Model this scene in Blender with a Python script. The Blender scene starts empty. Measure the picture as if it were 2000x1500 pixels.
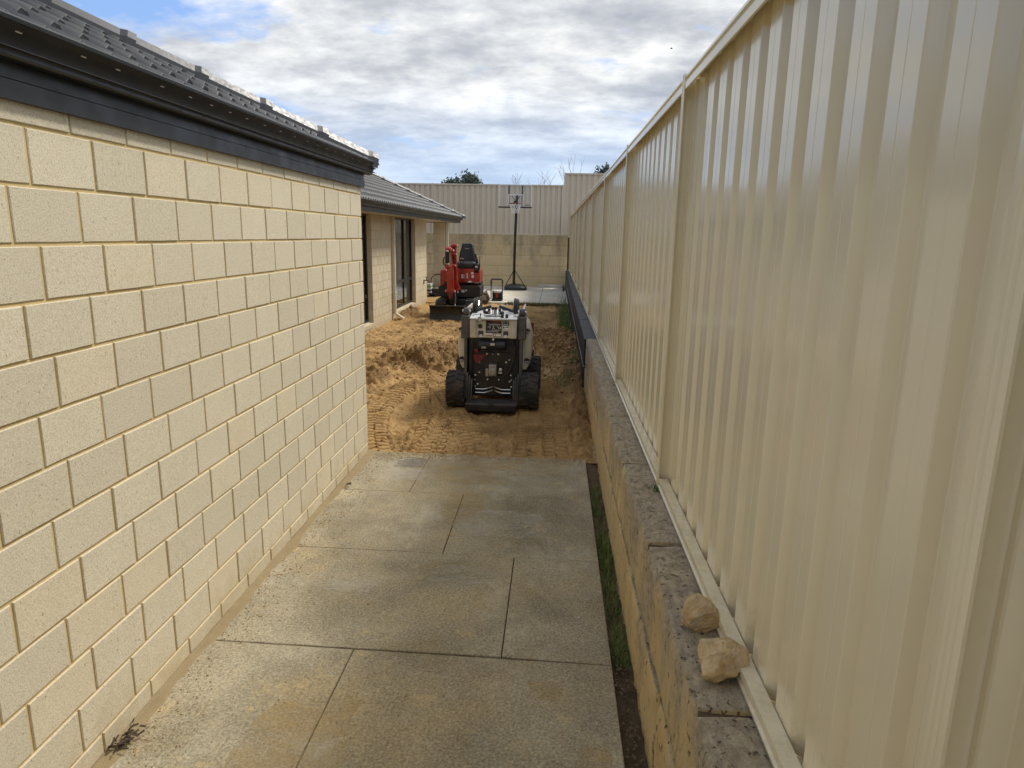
import bpy, math, random
import numpy as np
from mathutils import Vector, Matrix

random.seed(7)
rng = np.random.default_rng(11)
scene = bpy.context.scene
COL = scene.collection

# ------------------------------------------------------------------ camera
cam_d = bpy.data.cameras.new('camera')
cam = bpy.data.objects.new('camera', cam_d)
COL.objects.link(cam)
cam_d.sensor_width = 36.0
cam_d.lens = 1330.0 / 2000.0 * 36.0
cam_d.clip_start = 0.05
cam_d.clip_end = 2000.0
_th, _ps, _ro = math.radians(12.371), math.radians(3.416), math.radians(1.02)
_F = Vector((-math.sin(_ps) * math.cos(_th), math.cos(_ps) * math.cos(_th), -math.sin(_th)))
_r = Vector((math.cos(_ps), math.sin(_ps), 0))
_u = _r.cross(_F)
_r2 = _r * math.cos(_ro) + _u * math.sin(_ro)
_u2 = -_r * math.sin(_ro) + _u * math.cos(_ro)
_m = Matrix((_r2, _u2, -_F)).transposed().to_4x4()
_m.translation = Vector((0, 0, 1.867))
cam.matrix_world = _m
scene.camera = cam

# ------------------------------------------------------------------ world: blue sky with broken cloud
SUN_EL, SUN_AZ = math.radians(51), math.radians(49)      # azimuth from +Y towards +X
world = bpy.data.worlds.new('World')
scene.world = world
world.use_nodes = True
wn, wl = world.node_tree.nodes, world.node_tree.links
wn.clear()

def N(tree, kind, **kw):
    n = tree.nodes.new(kind)
    for k, v in kw.items():
        if hasattr(n, k):
            setattr(n, k, v)
        else:
            n.inputs[k].default_value = v
    return n

def math_node(tree, op, a, b=None, c=None, clamp=False):
    n = tree.nodes.new('ShaderNodeMath')
    n.operation = op
    n.use_clamp = clamp
    for i, v in enumerate((a, b, c)):
        if v is None:
            continue
        if isinstance(v, (int, float)):
            n.inputs[i].default_value = v
        else:
            tree.links.new(v, n.inputs[i])
    return n.outputs[0]

def mix_rgb(tree, fac, a, b, mode='MIX'):
    n = tree.nodes.new('ShaderNodeMix')
    n.data_type = 'RGBA'
    n.blend_type = mode
    n.clamp_factor = True
    for s, v in ((n.inputs[0], fac), (n.inputs[6], a), (n.inputs[7], b)):
        if isinstance(v, (int, float)):
            s.default_value = v
        elif isinstance(v, (tuple, list)):
            s.default_value = (*v[:3], 1)
        else:
            tree.links.new(v, s)
    return n.outputs[2]

def ramp(tree, fac, stops, interp='LINEAR'):
    n = tree.nodes.new('ShaderNodeValToRGB')
    n.color_ramp.interpolation = interp
    while len(n.color_ramp.elements) < len(stops):
        n.color_ramp.elements.new(0.5)
    for e, (p, c) in zip(n.color_ramp.elements, stops):
        e.position = p
        e.color = (c, c, c, 1) if isinstance(c, (int, float)) else (*c[:3], 1)
    tree.links.new(fac, n.inputs[0])
    return n.outputs[0]

wt = world.node_tree
sky = N(wt, 'ShaderNodeTexSky')
sky.sky_type = 'NISHITA'
sky.sun_disc = False
sky.sun_elevation = SUN_EL
sky.sun_rotation = SUN_AZ
sky.air_density = 1.0
sky.dust_density = 0.6
sky.ozone_density = 1.6
tc = N(wt, 'ShaderNodeTexCoord')
sep = N(wt, 'ShaderNodeSeparateXYZ')
wl.new(tc.outputs['Generated'], sep.inputs[0])
zc = math_node(wt, 'MAXIMUM', sep.outputs[2], 0.0)
den = math_node(wt, 'ADD', zc, 0.20)
px = math_node(wt, 'DIVIDE', sep.outputs[0], den)
py = math_node(wt, 'DIVIDE', sep.outputs[1], den)
comb = N(wt, 'ShaderNodeCombineXYZ')
wl.new(px, comb.inputs[0]); wl.new(py, comb.inputs[1])
def wnoise(scale, detail, rough, loc=(0, 0, 0), sc=(1, 1, 1), dist=0.0):
    mp = N(wt, 'ShaderNodeMapping')
    mp.inputs['Location'].default_value = loc
    mp.inputs['Scale'].default_value = sc
    wl.new(comb.outputs[0], mp.inputs[0])
    n = N(wt, 'ShaderNodeTexNoise', Scale=scale, Detail=detail, Roughness=rough, Distortion=dist)
    wl.new(mp.outputs[0], n.inputs['Vector'])
    return n.outputs[0]
cover = wnoise(1.9, 10, 0.60, (3.1, 1.7, 0), (0.85, 1.05, 1), 0.0)
bias = N(wt, 'ShaderNodeMapRange')
bias.interpolation_type = 'SMOOTHSTEP'
wl.new(sep.outputs[0], bias.inputs[0])
for i, v in zip((1, 2, 3, 4), (-0.64, -0.33, -0.22, 0.07)):
    bias.inputs[i].default_value = v
cov = math_node(wt, 'ADD', cover, bias.outputs[0])
alpha = ramp(wt, cov, [(0.37, 0.0), (0.44, 0.45), (0.51, 1.0)])
# low band above the horizon: thinner cloud, bluish
low = N(wt, 'ShaderNodeMapRange')
low.interpolation_type = 'SMOOTHSTEP'
wl.new(sep.outputs[2], low.inputs[0])
for i, v in zip((1, 2, 3, 4), (0.02, 0.22, 0.22, 1.0)):
    low.inputs[i].default_value = v
alpha2 = math_node(wt, 'MULTIPLY', alpha, low.outputs[0])
shade = wnoise(2.4, 9, 0.6, (9.3, 4.2, 0), (0.85, 1.05, 1), 0.0)
puff = wnoise(9.0, 6, 0.6, (1.3, 8.2, 0), (0.9, 1.0, 1), 0.0)
shade2 = math_node(wt, 'ADD', math_node(wt, 'MULTIPLY', shade, 0.78), math_node(wt, 'MULTIPLY', puff, 0.22))
ccol = ramp(wt, shade2, [(0.36, (2.1, 2.25, 2.55)), (0.45, (2.75, 2.88, 3.1)), (0.52, (3.6, 3.7, 3.8)), (0.62, (4.9, 4.95, 4.95))])
hz = N(wt, 'ShaderNodeRGB')
hz.outputs[0].default_value = (1.15, 1.95, 3.9, 1)
skyc = mix_rgb(wt, 0.7, sky.outputs[0], hz.outputs[0])
mixc = mix_rgb(wt, alpha2, skyc, ccol)
bg = N(wt, 'ShaderNodeBackground', Strength=0.1)
wl.new(mixc, bg.inputs[0])
wo = N(wt, 'ShaderNodeOutputWorld')
wl.new(bg.outputs[0], wo.inputs[0])

# ------------------------------------------------------------------ sun (veiled by cloud)
sd = bpy.data.lights.new('sun', 'SUN')
sd.energy = 1.5
sd.angle = math.radians(14)
sd.color = (1.0, 0.95, 0.87)
sun = bpy.data.objects.new('sun', sd)
COL.objects.link(sun)
sdir = Vector((math.sin(SUN_AZ) * math.cos(SUN_EL), math.cos(SUN_AZ) * math.cos(SUN_EL), math.sin(SUN_EL)))
sun.rotation_euler = sdir.to_track_quat('Z', 'Y').to_euler()

vs = scene.view_settings
vs.view_transform = 'Standard'
vs.look = 'None'
vs.exposure = 1.15
vs.gamma = 1.0
vs.use_curve_mapping = False
scene.render.engine = 'CYCLES'
scene.cycles.use_denoising = True
scene.cycles.max_bounces = 8

# ------------------------------------------------------------------ helpers
def tag(o, label=None, category=None, group=None, kind=None):
    if label: o['label'] = label
    if category: o['category'] = category
    if group: o['group'] = group
    if kind: o['kind'] = kind
    return o

def empty(name, loc, label, category, group=None):
    o = bpy.data.objects.new(name, None)
    o.location = loc
    o.empty_display_size = 0.2
    COL.objects.link(o)
    return tag(o, label, category, group)

def woff(o):
    v = Vector((0, 0, 0))
    while o is not None:
        v += o.location
        o = o.parent
    return v

def link_mesh(name, me, parent=None, loc=(0, 0, 0)):
    o = bpy.data.objects.new(name, me)
    o.parent = parent
    o.location = loc
    COL.objects.link(o)
    return o

def mesh_np(name, V, F, mat, parent=None, smooth=False, angle=None, local=False):
    """V (n,3), F list of tuples or (m,k) array"""
    V = np.asarray(V, dtype=float)
    if parent is not None and not local:
        V = V - np.array(woff(parent))
    me = bpy.data.meshes.new(name)
    me.from_pydata(V.tolist(), [], F.tolist() if isinstance(F, np.ndarray) else F)
    me.materials.append(mat)
    if smooth:
        me.polygons.foreach_set('use_smooth', [True] * len(me.polygons))
        if angle:
            me.set_sharp_from_angle(angle=math.radians(angle))
    me.update()
    return link_mesh(name, me, parent)

class MB:
    def __init__(s):
        s.v, s.f = [], []
    def add(s, V, F):
        b = len(s.v)
        s.v += [tuple(p) for p in V]
        s.f += [tuple(b + i for i in f) for f in F]
        return s
    def box(s, x0, x1, y0, y1, z0, z1):
        V = [(x, y, z) for z in (z0, z1) for y in (y0, y1) for x in (x0, x1)]
        return s.add(V, [(0, 2, 3, 1), (4, 5, 7, 6), (0, 1, 5, 4), (2, 6, 7, 3), (0, 4, 6, 2), (1, 3, 7, 5)])
    def obox(s, c, size, rot=(0, 0, 0)):
        from mathutils import Euler
        R = Euler(rot).to_matrix()
        c = Vector(c)
        hx, hy, hz_ = (k / 2 for k in size)
        V = [c + R @ Vector((x, y, z)) for z in (-hz_, hz_) for y in (-hy, hy) for x in (-hx, hx)]
        return s.add(V, [(0, 2, 3, 1), (4, 5, 7, 6), (0, 1, 5, 4), (2, 6, 7, 3), (0, 4, 6, 2), (1, 3, 7, 5)])
    def prism(s, poly, axis, t0, t1):
        """poly of (a,b): axis x -> (y,z), y -> (x,z), z -> (x,y)"""
        def P(a, b, t):
            return {'x': (t, a, b), 'y': (a, t, b), 'z': (a, b, t)}[axis]
        n = len(poly)
        V = [P(a, b, t0) for a, b in poly] + [P(a, b, t1) for a, b in poly]
        area = sum(poly[i][0] * poly[(i + 1) % n][1] - poly[(i + 1) % n][0] * poly[i][1] for i in range(n))
        flip = (area > 0) != (axis == 'y')
        F = [tuple(range(n))[::-1], tuple(range(n, 2 * n))] + [(i, (i + 1) % n, n + (i + 1) % n, n + i) for i in range(n)]
        if not flip:
            F = [f[::-1] for f in F]
        return s.add(V, F)
    def tube(s, pts, r, n=8, cap=True):
        pts = [Vector(p) for p in pts]
        rs = r if isinstance(r, (list, tuple)) else [r] * len(pts)
        V, F = [], []
        up = None
        for i, p in enumerate(pts):
            d = (pts[min(i + 1, len(pts) - 1)] - pts[max(i - 1, 0)]).normalized()
            if up is None:
                up = d.orthogonal().normalized()
            up = (up - d * up.dot(d))
            up = up.normalized() if up.length > 1e-6 else d.orthogonal().normalized()
            w = d.cross(up)
            for k in range(n):
                a = 2 * math.pi * k / n
                V.append(p + (up * math.cos(a) + w * math.sin(a)) * rs[i])
        for i in range(len(pts) - 1):
            for k in range(n):
                F.append((i * n + k, i * n + (k + 1) % n, (i + 1) * n + (k + 1) % n, (i + 1) * n + k))
        if cap:
            F.append(tuple(range(n))[::-1])
            F.append(tuple(range((len(pts) - 1) * n, len(pts) * n)))
        return s.add(V, F)
    def cyl(s, p0, p1, r0, r1=None, n=16):
        return s.tube([p0, p1], [r0, r0 if r1 is None else r1], n)
    def lathe(s, prof, c, axis='x', n=32, closed=False):
        """prof [(r,t)] revolved about axis through c"""
        c = Vector(c)
        A = {'x': Vector((1, 0, 0)), 'y': Vector((0, 1, 0)), 'z': Vector((0, 0, 1))}[axis]
        B = {'x': Vector((0, 1, 0)), 'y': Vector((0, 0, 1)), 'z': Vector((1, 0, 0))}[axis]
        D = A.cross(B)
        m = len(prof)
        V = [c + A * t + (B * math.cos(2 * math.pi * k / n) + D * math.sin(2 * math.pi * k / n)) * r for k in range(n) for r, t in prof]
        F = []
        for k in range(n):
            k2 = (k + 1) % n
            for i in range(m if closed else m - 1):
                j = (i + 1) % m
                F.append((k * m + i, k2 * m + i, k2 * m + j, k * m + j))
        return s.add(V, F)
    def build(s, name, mat, parent=None, bevel=0.0, smooth=None, angle=35, seg=2):
        o = mesh_np(name, s.v, s.f, mat, parent, smooth=True if smooth is None else smooth, angle=angle)
        if bevel:
            b = o.modifiers.new('bevel', 'BEVEL')
            b.width = bevel
            b.segments = seg
            b.limit_method = 'ANGLE'
            b.angle_limit = math.radians(40)
            b.harden_normals = False
        return o

def copy_of(o, parent=None, loc=None, rot=None, scale=None):
    c = o.copy()
    COL.objects.link(c)
    if parent is not None: c.parent = parent
    if loc is not None: c.location = loc
    if rot is not None: c.rotation_euler = rot
    if scale is not None: c.scale = scale
    return c

# smooth 2-D value noise on arbitrary coordinates
_tab = rng.random((256, 256))
def vnoise(x, y, seed=0):
    x = np.asarray(x, float) + 17.3 * seed + 1000
    y = np.asarray(y, float) + 9.7 * seed + 1000
    xi, yi = np.floor(x).astype(int), np.floor(y).astype(int)
    fx, fy = x - xi, y - yi
    fx, fy = fx * fx * (3 - 2 * fx), fy * fy * (3 - 2 * fy)
    g = lambda a, b: _tab[a % 256, b % 256]
    return (g(xi, yi) * (1 - fx) * (1 - fy) + g(xi + 1, yi) * fx * (1 - fy) + g(xi, yi + 1) * (1 - fx) * fy + g(xi + 1, yi + 1) * fx * fy) * 2 - 1
def fbm(x, y, f, octv, gain=0.5, seed=0):
    o, a, tot = 0, 1, 0
    for i in range(octv):
        # rotate each octave so the lattice never lines up
        ca, sa = math.cos(0.5 + i * 1.1), math.sin(0.5 + i * 1.1)
        o = o + a * vnoise((x * ca - y * sa) * f, (x * sa + y * ca) * f, seed + i * 3)
        tot += a
        f *= 2.03
        a *= gain
    return o / tot * 1.5

# ------------------------------------------------------------------ materials
class Mat:
    """small wrapper round a Principled material in world (position) coordinates"""
    def __init__(s, name, base=(0.5, 0.5, 0.5), rough=0.6, metal=0.0, spec=0.5):
        s.m = bpy.data.materials.new(name)
        s.m.use_nodes = True
        s.t = s.m.node_tree
        s.t.nodes.clear()
        s.out = N(s.t, 'ShaderNodeOutputMaterial')
        s.b = N(s.t, 'ShaderNodeBsdfPrincipled')
        s.t.links.new(s.b.outputs[0], s.out.inputs[0])
        s.b.inputs['Base Color'].default_value = (*base, 1)
        s.b.inputs['Roughness'].default_value = rough
        s.b.inputs['Metallic'].default_value = metal
        s.b.inputs['Specular IOR Level'].default_value = spec
        s.geo = N(s.t, 'ShaderNodeNewGeometry')
        s.pos = s.geo.outputs['Position']
        s.base = base
    def noise(s, scale, detail=4, rough=0.55, stretch=(1, 1, 1), loc=(0, 0, 0), dist=0.0):
        mp = N(s.t, 'ShaderNodeMapping')
        mp.inputs['Scale'].default_value = stretch
        mp.inputs['Location'].default_value = loc
        s.t.links.new(s.pos, mp.inputs[0])
        n = N(s.t, 'ShaderNodeTexNoise', Scale=scale, Detail=detail, Roughness=rough, Distortion=dist)
        s.t.links.new(mp.outputs[0], n.inputs['Vector'])
        return n.outputs[0]
    def voro(s, scale, stretch=(1, 1, 1), feature='F1', rand=1.0):
        mp = N(s.t, 'ShaderNodeMapping')
        mp.inputs['Scale'].default_value = stretch
        s.t.links.new(s.pos, mp.inputs[0])
        n = N(s.t, 'ShaderNodeTexVoronoi', Scale=scale)
        n.feature = feature
        n.inputs['Randomness'].default_value = rand
        s.t.links.new(mp.outputs[0], n.inputs['Vector'])
        return n.outputs[0]
    def ramp(s, f, stops, interp='LINEAR'):
        return ramp(s.t, f, stops, interp)
    def mix(s, f, a, b, mode='MIX'):
        return mix_rgb(s.t, f, a, b, mode)
    def m_(s, op, a, b=None, c=None, clamp=False):
        return math_node(s.t, op, a, b, c, clamp)
    def color(s, sock):
        s.t.links.new(sock, s.b.inputs['Base Color'])
    def rough(s, sock):
        s.t.links.new(sock, s.b.inputs['Roughness'])
    def bump(s, h, strength=0.3, dist=0.005):
        n = N(s.t, 'ShaderNodeBump', Strength=strength, Distance=dist)
        s.t.links.new(h, n.inputs['Height'])
        s.t.links.new(n.outputs[0], s.b.inputs['Normal'])
    def rand(s):
        return N(s.t, 'ShaderNodeObjectInfo').outputs['Random']
    def island(s):
        return s.geo.outputs['Random Per Island']

def simple(name, base, rough=0.5, metal=0.0, var=0.12, scale=9, bump=0.0, bscale=150, spec=0.5, coat=0.0, dust=None, dustcol=(0.30, 0.21, 0.11)):
    M = Mat(name, base, rough, metal, spec)
    n = M.noise(scale, 5, 0.6)
    lo, hi = tuple(c * (1 - var) for c in base), tuple(min(1, c * (1 + var)) for c in base)
    c = M.mix(M.ramp(n, [(0.3, 0.0), (0.7, 1.0)]), lo, hi)
    if dust:
        d = M.noise(6, 6, 0.7, loc=(4, 2, 7))
        c = M.mix(M.ramp(d, [(0.45, 0.0), (0.75, dust)]), c, dustcol)
    M.color(c)
    M.rough(M.ramp(M.noise(scale * 3, 3), [(0.3, max(0.02, rough - 0.08)), (0.7, min(1, rough + 0.08))]))
    if bump:
        M.bump(M.noise(bscale, 3, 0.6), bump, 0.002)
    if coat:
        M.b.inputs['Coat Weight'].default_value = coat
        M.b.inputs['Coat Roughness'].default_value = 0.12
    return M.m

# cream face brick: fine pits, per-brick tone
def brick_material(name, per='obj', tone=(0.735, 0.665, 0.505)):
    M = Mat(name, tone, 0.9, 0, 0.25)
    r = M.rand() if per == 'obj' else M.island()
    base = M.mix(r, tuple(c * 0.91 for c in tone), tuple(min(1, c * 1.07) for c in tone))
    blot = M.noise(7, 5, 0.65)
    base = M.mix(M.ramp(blot, [(0.35, 0.0), (0.75, 0.35)]), base, (0.62, 0.56, 0.43))
    fine = M.noise(160, 4, 0.7)
    base = M.mix(M.ramp(fine, [(0.35, 0.5), (0.62, 0.0)]), base, (0.36, 0.30, 0.19))
    base = M.mix(M.ramp(r, [(0.90, 0.0), (0.95, 0.22)]), base, (0.62, 0.50, 0.30))
    smear = M.noise(4.5, 9, 0.8, loc=(2, 5, 1), dist=0.8)
    base = M.mix(M.ramp(smear, [(0.58, 0.0), (0.74, 0.32)]), base, (0.66, 0.52, 0.30))
    pits = M.noise(120, 3, 0.6, (1, 1, 0.6))
    pm = M.ramp(pits, [(0.285, 1.0), (0.34, 0.0)])
    base = M.mix(M.m_('MULTIPLY', pm, 0.62), base, (0.17, 0.13, 0.08))
    sp = N(M.t, 'ShaderNodeSeparateXYZ'); M.t.links.new(M.pos, sp.inputs[0])
    spl = M.m_('ADD', M.noise(6, 8, 0.8, loc=(7, 1, 3)), M.m_('MULTIPLY', M.m_('SUBTRACT', 0.22, sp.outputs[2]), 0.9))
    base = M.mix(M.ramp(spl, [(0.52, 0.0), (0.78, 0.6)]), base, (0.46, 0.36, 0.20))
    M.color(base)
    h = M.m_('SUBTRACT', fine, M.m_('MULTIPLY', pm, 1.2))
    M.bump(h, 0.5, 0.003)
    return M.m

BRICK = brick_material('cream_brick')
BRICK_FAR = brick_material('cream_brick_rear', 'island', (0.70, 0.615, 0.45))
def _mortar():
    M = Mat('yellow_mortar', (0.47, 0.36, 0.18), 0.95, 0, 0.2)
    n = M.noise(40, 5, 0.7)
    M.color(M.mix(n, (0.54, 0.41, 0.19), (0.70, 0.55, 0.29)))
    M.bump(M.noise(240, 4, 0.7), 0.6, 0.002)
    return M.m
MORTAR = _mortar()

def _concrete(name, dark, light, warm, stains=True):
    M = Mat(name, light, 0.85, 0, 0.3)
    b = M.noise(1.3, 8, 0.68, dist=0.4)
    c = M.mix(M.ramp(b, [(0.34, 0.0), (0.66, 1.0)]), dark, light)
    y = M.noise(0.9, 7, 0.7, loc=(5, 3, 1))
    c = M.mix(M.ramp(y, [(0.48, 0.0), (0.68, 0.6)]), c, warm)
    f = M.noise(90, 6, 0.75, dist=0.6)
    c = M.mix(M.ramp(f, [(0.36, 0.7), (0.54, 0.0)]), c, tuple(k * 0.45 for k in dark))
    c = M.mix(M.ramp(f, [(0.52, 0.0), (0.7, 0.5)]), c, tuple(min(1, k * 1.5) for k in light))
    if stains:
        pale = M.noise(2.6, 8, 0.78, loc=(8, 1, 2), stretch=(1.0, 0.7, 1), dist=0.0)
        c = M.mix(M.ramp(pale, [(0.54, 0.0), (0.70, 0.55)]), c, (0.56, 0.50, 0.38))
        yel = M.noise(3.2, 10, 0.85, loc=(2, 7, 2), dist=0.0)
        c = M.mix(M.ramp(yel, [(0.56, 0.0), (0.67, 0.7)]), c, (0.62, 0.46, 0.21))
        spots = M.voro(5.0)
        sp2 = M.noise(120, 2)
        c = M.mix(M.m_('MULTIPLY', M.ramp(spots, [(0.018, 1.0), (0.03, 0.0)]), sp2), c, (0.75, 0.74, 0.7))
        tar = M.voro(23.0)
        c = M.mix(M.ramp(tar, [(0.03, 0.8), (0.075, 0.0)]), c, (0.05, 0.045, 0.035))
    M.color(c)
    h = M.m_('ADD', f, M.m_('MULTIPLY', M.noise(220, 3, 0.7), 0.6))
    M.bump(h, 0.4, 0.004)
    return M.m
CONC = _concrete('path_concrete', (0.22, 0.188, 0.122), (0.46, 0.40, 0.28), (0.55, 0.40, 0.19))
PAVE = _concrete('rear_concrete', (0.55, 0.50, 0.40), (0.76, 0.71, 0.60), (0.6, 0.46, 0.28), False)

def _limestone(name, black=False):
    M = Mat(name, (0.42, 0.31, 0.15), 0.95, 0, 0.2)
    if black:
        n = M.noise(14, 6, 0.7)
        c = M.mix(n, (0.018, 0.019, 0.022), (0.05, 0.052, 0.056))
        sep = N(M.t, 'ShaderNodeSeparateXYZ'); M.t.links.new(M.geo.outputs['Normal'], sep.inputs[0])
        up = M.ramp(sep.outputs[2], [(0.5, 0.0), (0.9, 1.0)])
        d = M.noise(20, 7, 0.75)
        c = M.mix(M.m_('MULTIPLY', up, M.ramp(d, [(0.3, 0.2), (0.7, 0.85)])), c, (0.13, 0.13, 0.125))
        M.color(c)
        M.b.inputs['Roughness'].default_value = 0.6
    else:
        a = M.noise(2.2, 7, 0.65, (1, 1, 0.6), dist=0.5)
        c = M.mix(M.ramp(a, [(0.32, 0.0), (0.68, 1.0)]), (0.76, 0.60, 0.34), (0.66, 0.45, 0.17))
        c = M.mix(M.mix(M.rand(), (0, 0, 0), (0.35, 0.35, 0.35)), c, (0.52, 0.42, 0.26))
        g = M.noise(3.0, 8, 0.7, (1, 1, 0.35), loc=(3, 3, 3))
        sep = N(M.t, 'ShaderNodeSeparateXYZ'); M.t.links.new(M.geo.outputs['Normal'], sep.inputs[0])
        up = M.ramp(sep.outputs[2], [(0.5, 0.0), (0.85, 1.0)])
        pz = N(M.t, 'ShaderNodeSeparateXYZ'); M.t.links.new(M.pos, pz.inputs[0])
        gz = M.m_('ADD', g, M.m_('MULTIPLY', M.m_('SUBTRACT', pz.outputs[2], 0.42), 0.45))
        gm = M.ramp(gz, [(0.44, 0.0), (0.58, 0.85)])
        patch = M.noise(5.5, 8, 0.75, loc=(1, 2, 5), stretch=(1, 0.8, 1), dist=0.6)
        um = M.m_('MULTIPLY', up, M.ramp(patch, [(0.36, 1.0), (0.55, 0.85), (0.64, 0.05)]))
        gm2 = M.m_('MAXIMUM', gm, um)
        gcol = M.mix(M.ramp(M.noise(34, 8, 0.8, (1, 0.6, 1)), [(0.3, 0.0), (0.7, 1.0)]), (0.15, 0.125, 0.085), (0.66, 0.56, 0.40))
        c = M.mix(gm2, c, gcol)
        pits = M.noise(52, 3, 0.6, (1, 1, 0.4))
        pm = M.ramp(pits, [(0.30, 1.0), (0.39, 0.0)])
        c = M.mix(M.m_('MULTIPLY', pm, 0.72), c, (0.07, 0.05, 0.025))
        M.color(c)
        h = M.m_('SUBTRACT', M.noise(70, 5, 0.75), M.m_('MULTIPLY', pm, 0.9))
        M.bump(h, 1.0, 0.012)
    if black:
        M.bump(M.noise(60, 5, 0.75), 0.5, 0.005)
    return M.m
LIME = _limestone('limestone_block')
LIME_BLACK = _limestone('black_painted_block', True)
def _backstone():
    M = Mat('rear_limestone', (0.42, 0.33, 0.19), 0.95, 0, 0.2)
    c = M.mix(M.rand(), (0.60, 0.46, 0.25), (0.74, 0.58, 0.33))
    a = M.noise(1.8, 7, 0.7)
    c = M.mix(M.ramp(a, [(0.35, 0.0), (0.7, 0.6)]), c, (0.55, 0.46, 0.30))
    sep = N(M.t, 'ShaderNodeSeparateXYZ'); M.t.links.new(M.pos, sep.inputs[0])
    st = M.noise(1.5, 8, 0.75, (1, 1, 0.35), loc=(3, 0, 1))
    # run-off streaks below the fence: thickest along the capping
    hh = M.m_('ADD', st, M.m_('MULTIPLY', sep.outputs[2], 0.12))
    c = M.mix(M.ramp(hh, [(0.60, 0.0), (0.78, 0.62)]), c, (0.14, 0.125, 0.095))
    M.color(c)
    M.bump(M.noise(45, 5, 0.7), 0.5, 0.008)
    return M.m
LIME_BACK = _backstone()

def _sand():
    M = Mat('sand', (0.42, 0.27, 0.11), 0.95, 0, 0.15)
    damp = N(M.t, 'ShaderNodeAttribute'); damp.attribute_name = 'damp'
    a = M.noise(1.6, 7, 0.65, dist=0.4)
    c = M.mix(M.ramp(a, [(0.32, 0.0), (0.68, 1.0)]), (0.40, 0.242, 0.095), (0.55, 0.365, 0.168))
    d = M.noise(3.3, 8, 0.7, loc=(4, 4, 4))
    c = M.mix(M.ramp(d, [(0.48, 0.0), (0.68, 0.7)]), c, (0.29, 0.178, 0.076))
    dn = M.m_('ADD', damp.outputs['Fac'], M.m_('MULTIPLY', M.m_('SUBTRACT', d, 0.5), 1.0))
    c = M.mix(M.ramp(dn, [(0.25, 0.0), (0.75, 0.95)]), c, (0.25, 0.152, 0.066))
    f = M.noise(75, 6, 0.8)
    c = M.mix(M.ramp(f, [(0.32, 0.75), (0.50, 0.0)]), c, (0.15, 0.09, 0.04))
    c = M.mix(M.ramp(f, [(0.56, 0.0), (0.75, 0.4)]), c, (0.56, 0.40, 0.20))
    M.color(c)
    h = M.m_('ADD', f, M.noise(28, 5, 0.75))
    M.bump(h, 0.8, 0.013)
    return M.m
SAND = _sand()
def _soil():
    M = Mat('soil', (0.12, 0.085, 0.05), 0.95, 0, 0.15)
    c = M.mix(M.noise(9, 7, 0.7), (0.055, 0.04, 0.024), (0.20, 0.14, 0.08))
    c = M.mix(M.ramp(M.noise(120, 4, 0.8), [(0.45, 0.0), (0.7, 0.5)]), c, (0.30, 0.24, 0.15))
    M.color(c)
    M.bump(M.noise(60, 6, 0.8), 0.9, 0.015)
    return M.m
SOIL = _soil()

def _fence(name, base, rough=0.30):
    M = Mat(name, base, rough, 0, 0.75)
    n = M.noise(2.0, 5, 0.6)
    c = M.mix(M.ramp(n, [(0.3, 0.0), (0.7, 0.6)]), base, tuple(k * 0.9 for k in base))
    dirt = M.noise(60, 2, 0.5)
    c = M.mix(M.ramp(dirt, [(0.10, 0.6), (0.13, 0.0)]), c, (0.12, 0.1, 0.07))
    pz = N(M.t, 'ShaderNodeSeparateXYZ'); M.t.links.new(M.pos, pz.inputs[0])
    splash = M.m_('ADD', M.noise(9, 9, 0.85, loc=(3, 1, 1)), M.m_('MULTIPLY', M.m_('SUBTRACT', 0.80, pz.outputs[2]), 1.1))
    c = M.mix(M.ramp(splash, [(0.55, 0.0), (0.8, 0.55)]), c, (0.42, 0.33, 0.19))
    run = M.noise(14, 5, 0.7, (1, 1, 0.05))
    c = M.mix(M.ramp(run, [(0.58, 0.0), (0.75, 0.14)]), c, (0.45, 0.38, 0.26))
    M.color(c)
    M.b.inputs['Roughness'].default_value = rough
    return M.m
FENCE = _fence('cream_steel', (0.80, 0.70, 0.47), 0.15)
FENCE_BACK = _fence('taupe_steel', (0.62, 0.535, 0.41), 0.5)

def _tile():
    M = Mat('roof_tile', (0.06, 0.06, 0.065), 0.5, 0, 0.4)
    r = M.rand()
    c = M.mix(r, (0.026, 0.027, 0.032), (0.055, 0.054, 0.056))
    c = M.mix(M.ramp(M.noise(18, 5, 0.7), [(0.45, 0.0), (0.8, 0.5)]), c, (0.09, 0.087, 0.085))
    M.color(c)
    M.rough(M.ramp(M.noise(30, 4), [(0.3, 0.34), (0.7, 0.56)]))
    M.bump(M.noise(300, 3), 0.12, 0.002)
    return M.m
TILE = _tile()
GUTTER = simple('charcoal_steel', (0.011, 0.012, 0.0145), 0.40, 0, 0.15, 4, dust=0.06, dustcol=(0.12, 0.11, 0.1))
BLACKSTEEL = simple('black_steel', (0.008, 0.008, 0.009), 0.42, 0, 0.2, 12, dust=0.12)
DARKGREY = simple('dark_grey_paint', (0.042, 0.042, 0.044), 0.45, 0, 0.15, 12, dust=0.3)
RUBBER = simple('tyre_rubber', (0.022, 0.022, 0.022), 0.75, 0, 0.25, 16, 0.25, 120, dust=0.55, dustcol=(0.17, 0.12, 0.065))
CREAMPAINT = simple('champagne_paint', (0.56, 0.53, 0.43), 0.38, 0, 0.10, 6, coat=0.05, dust=0.4)
DECK = simple('pale_deck', (0.62, 0.62, 0.60), 0.35, 0, 0.06, 8, coat=0.2)
REDPAINT = simple('red_paint', (0.36, 0.020, 0.014), 0.32, 0, 0.16, 5, coat=0.12, dust=0.38)
MAROON = simple('maroon_paint', (0.18, 0.012, 0.014), 0.45, 0, 0.15, 8)
STEEL = simple('bare_steel', (0.55, 0.55, 0.54), 0.3, 1.0, 0.12, 20)
CAST = simple('cast_alloy', (0.34, 0.32, 0.28), 0.5, 0.6, 0.15, 30)
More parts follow.
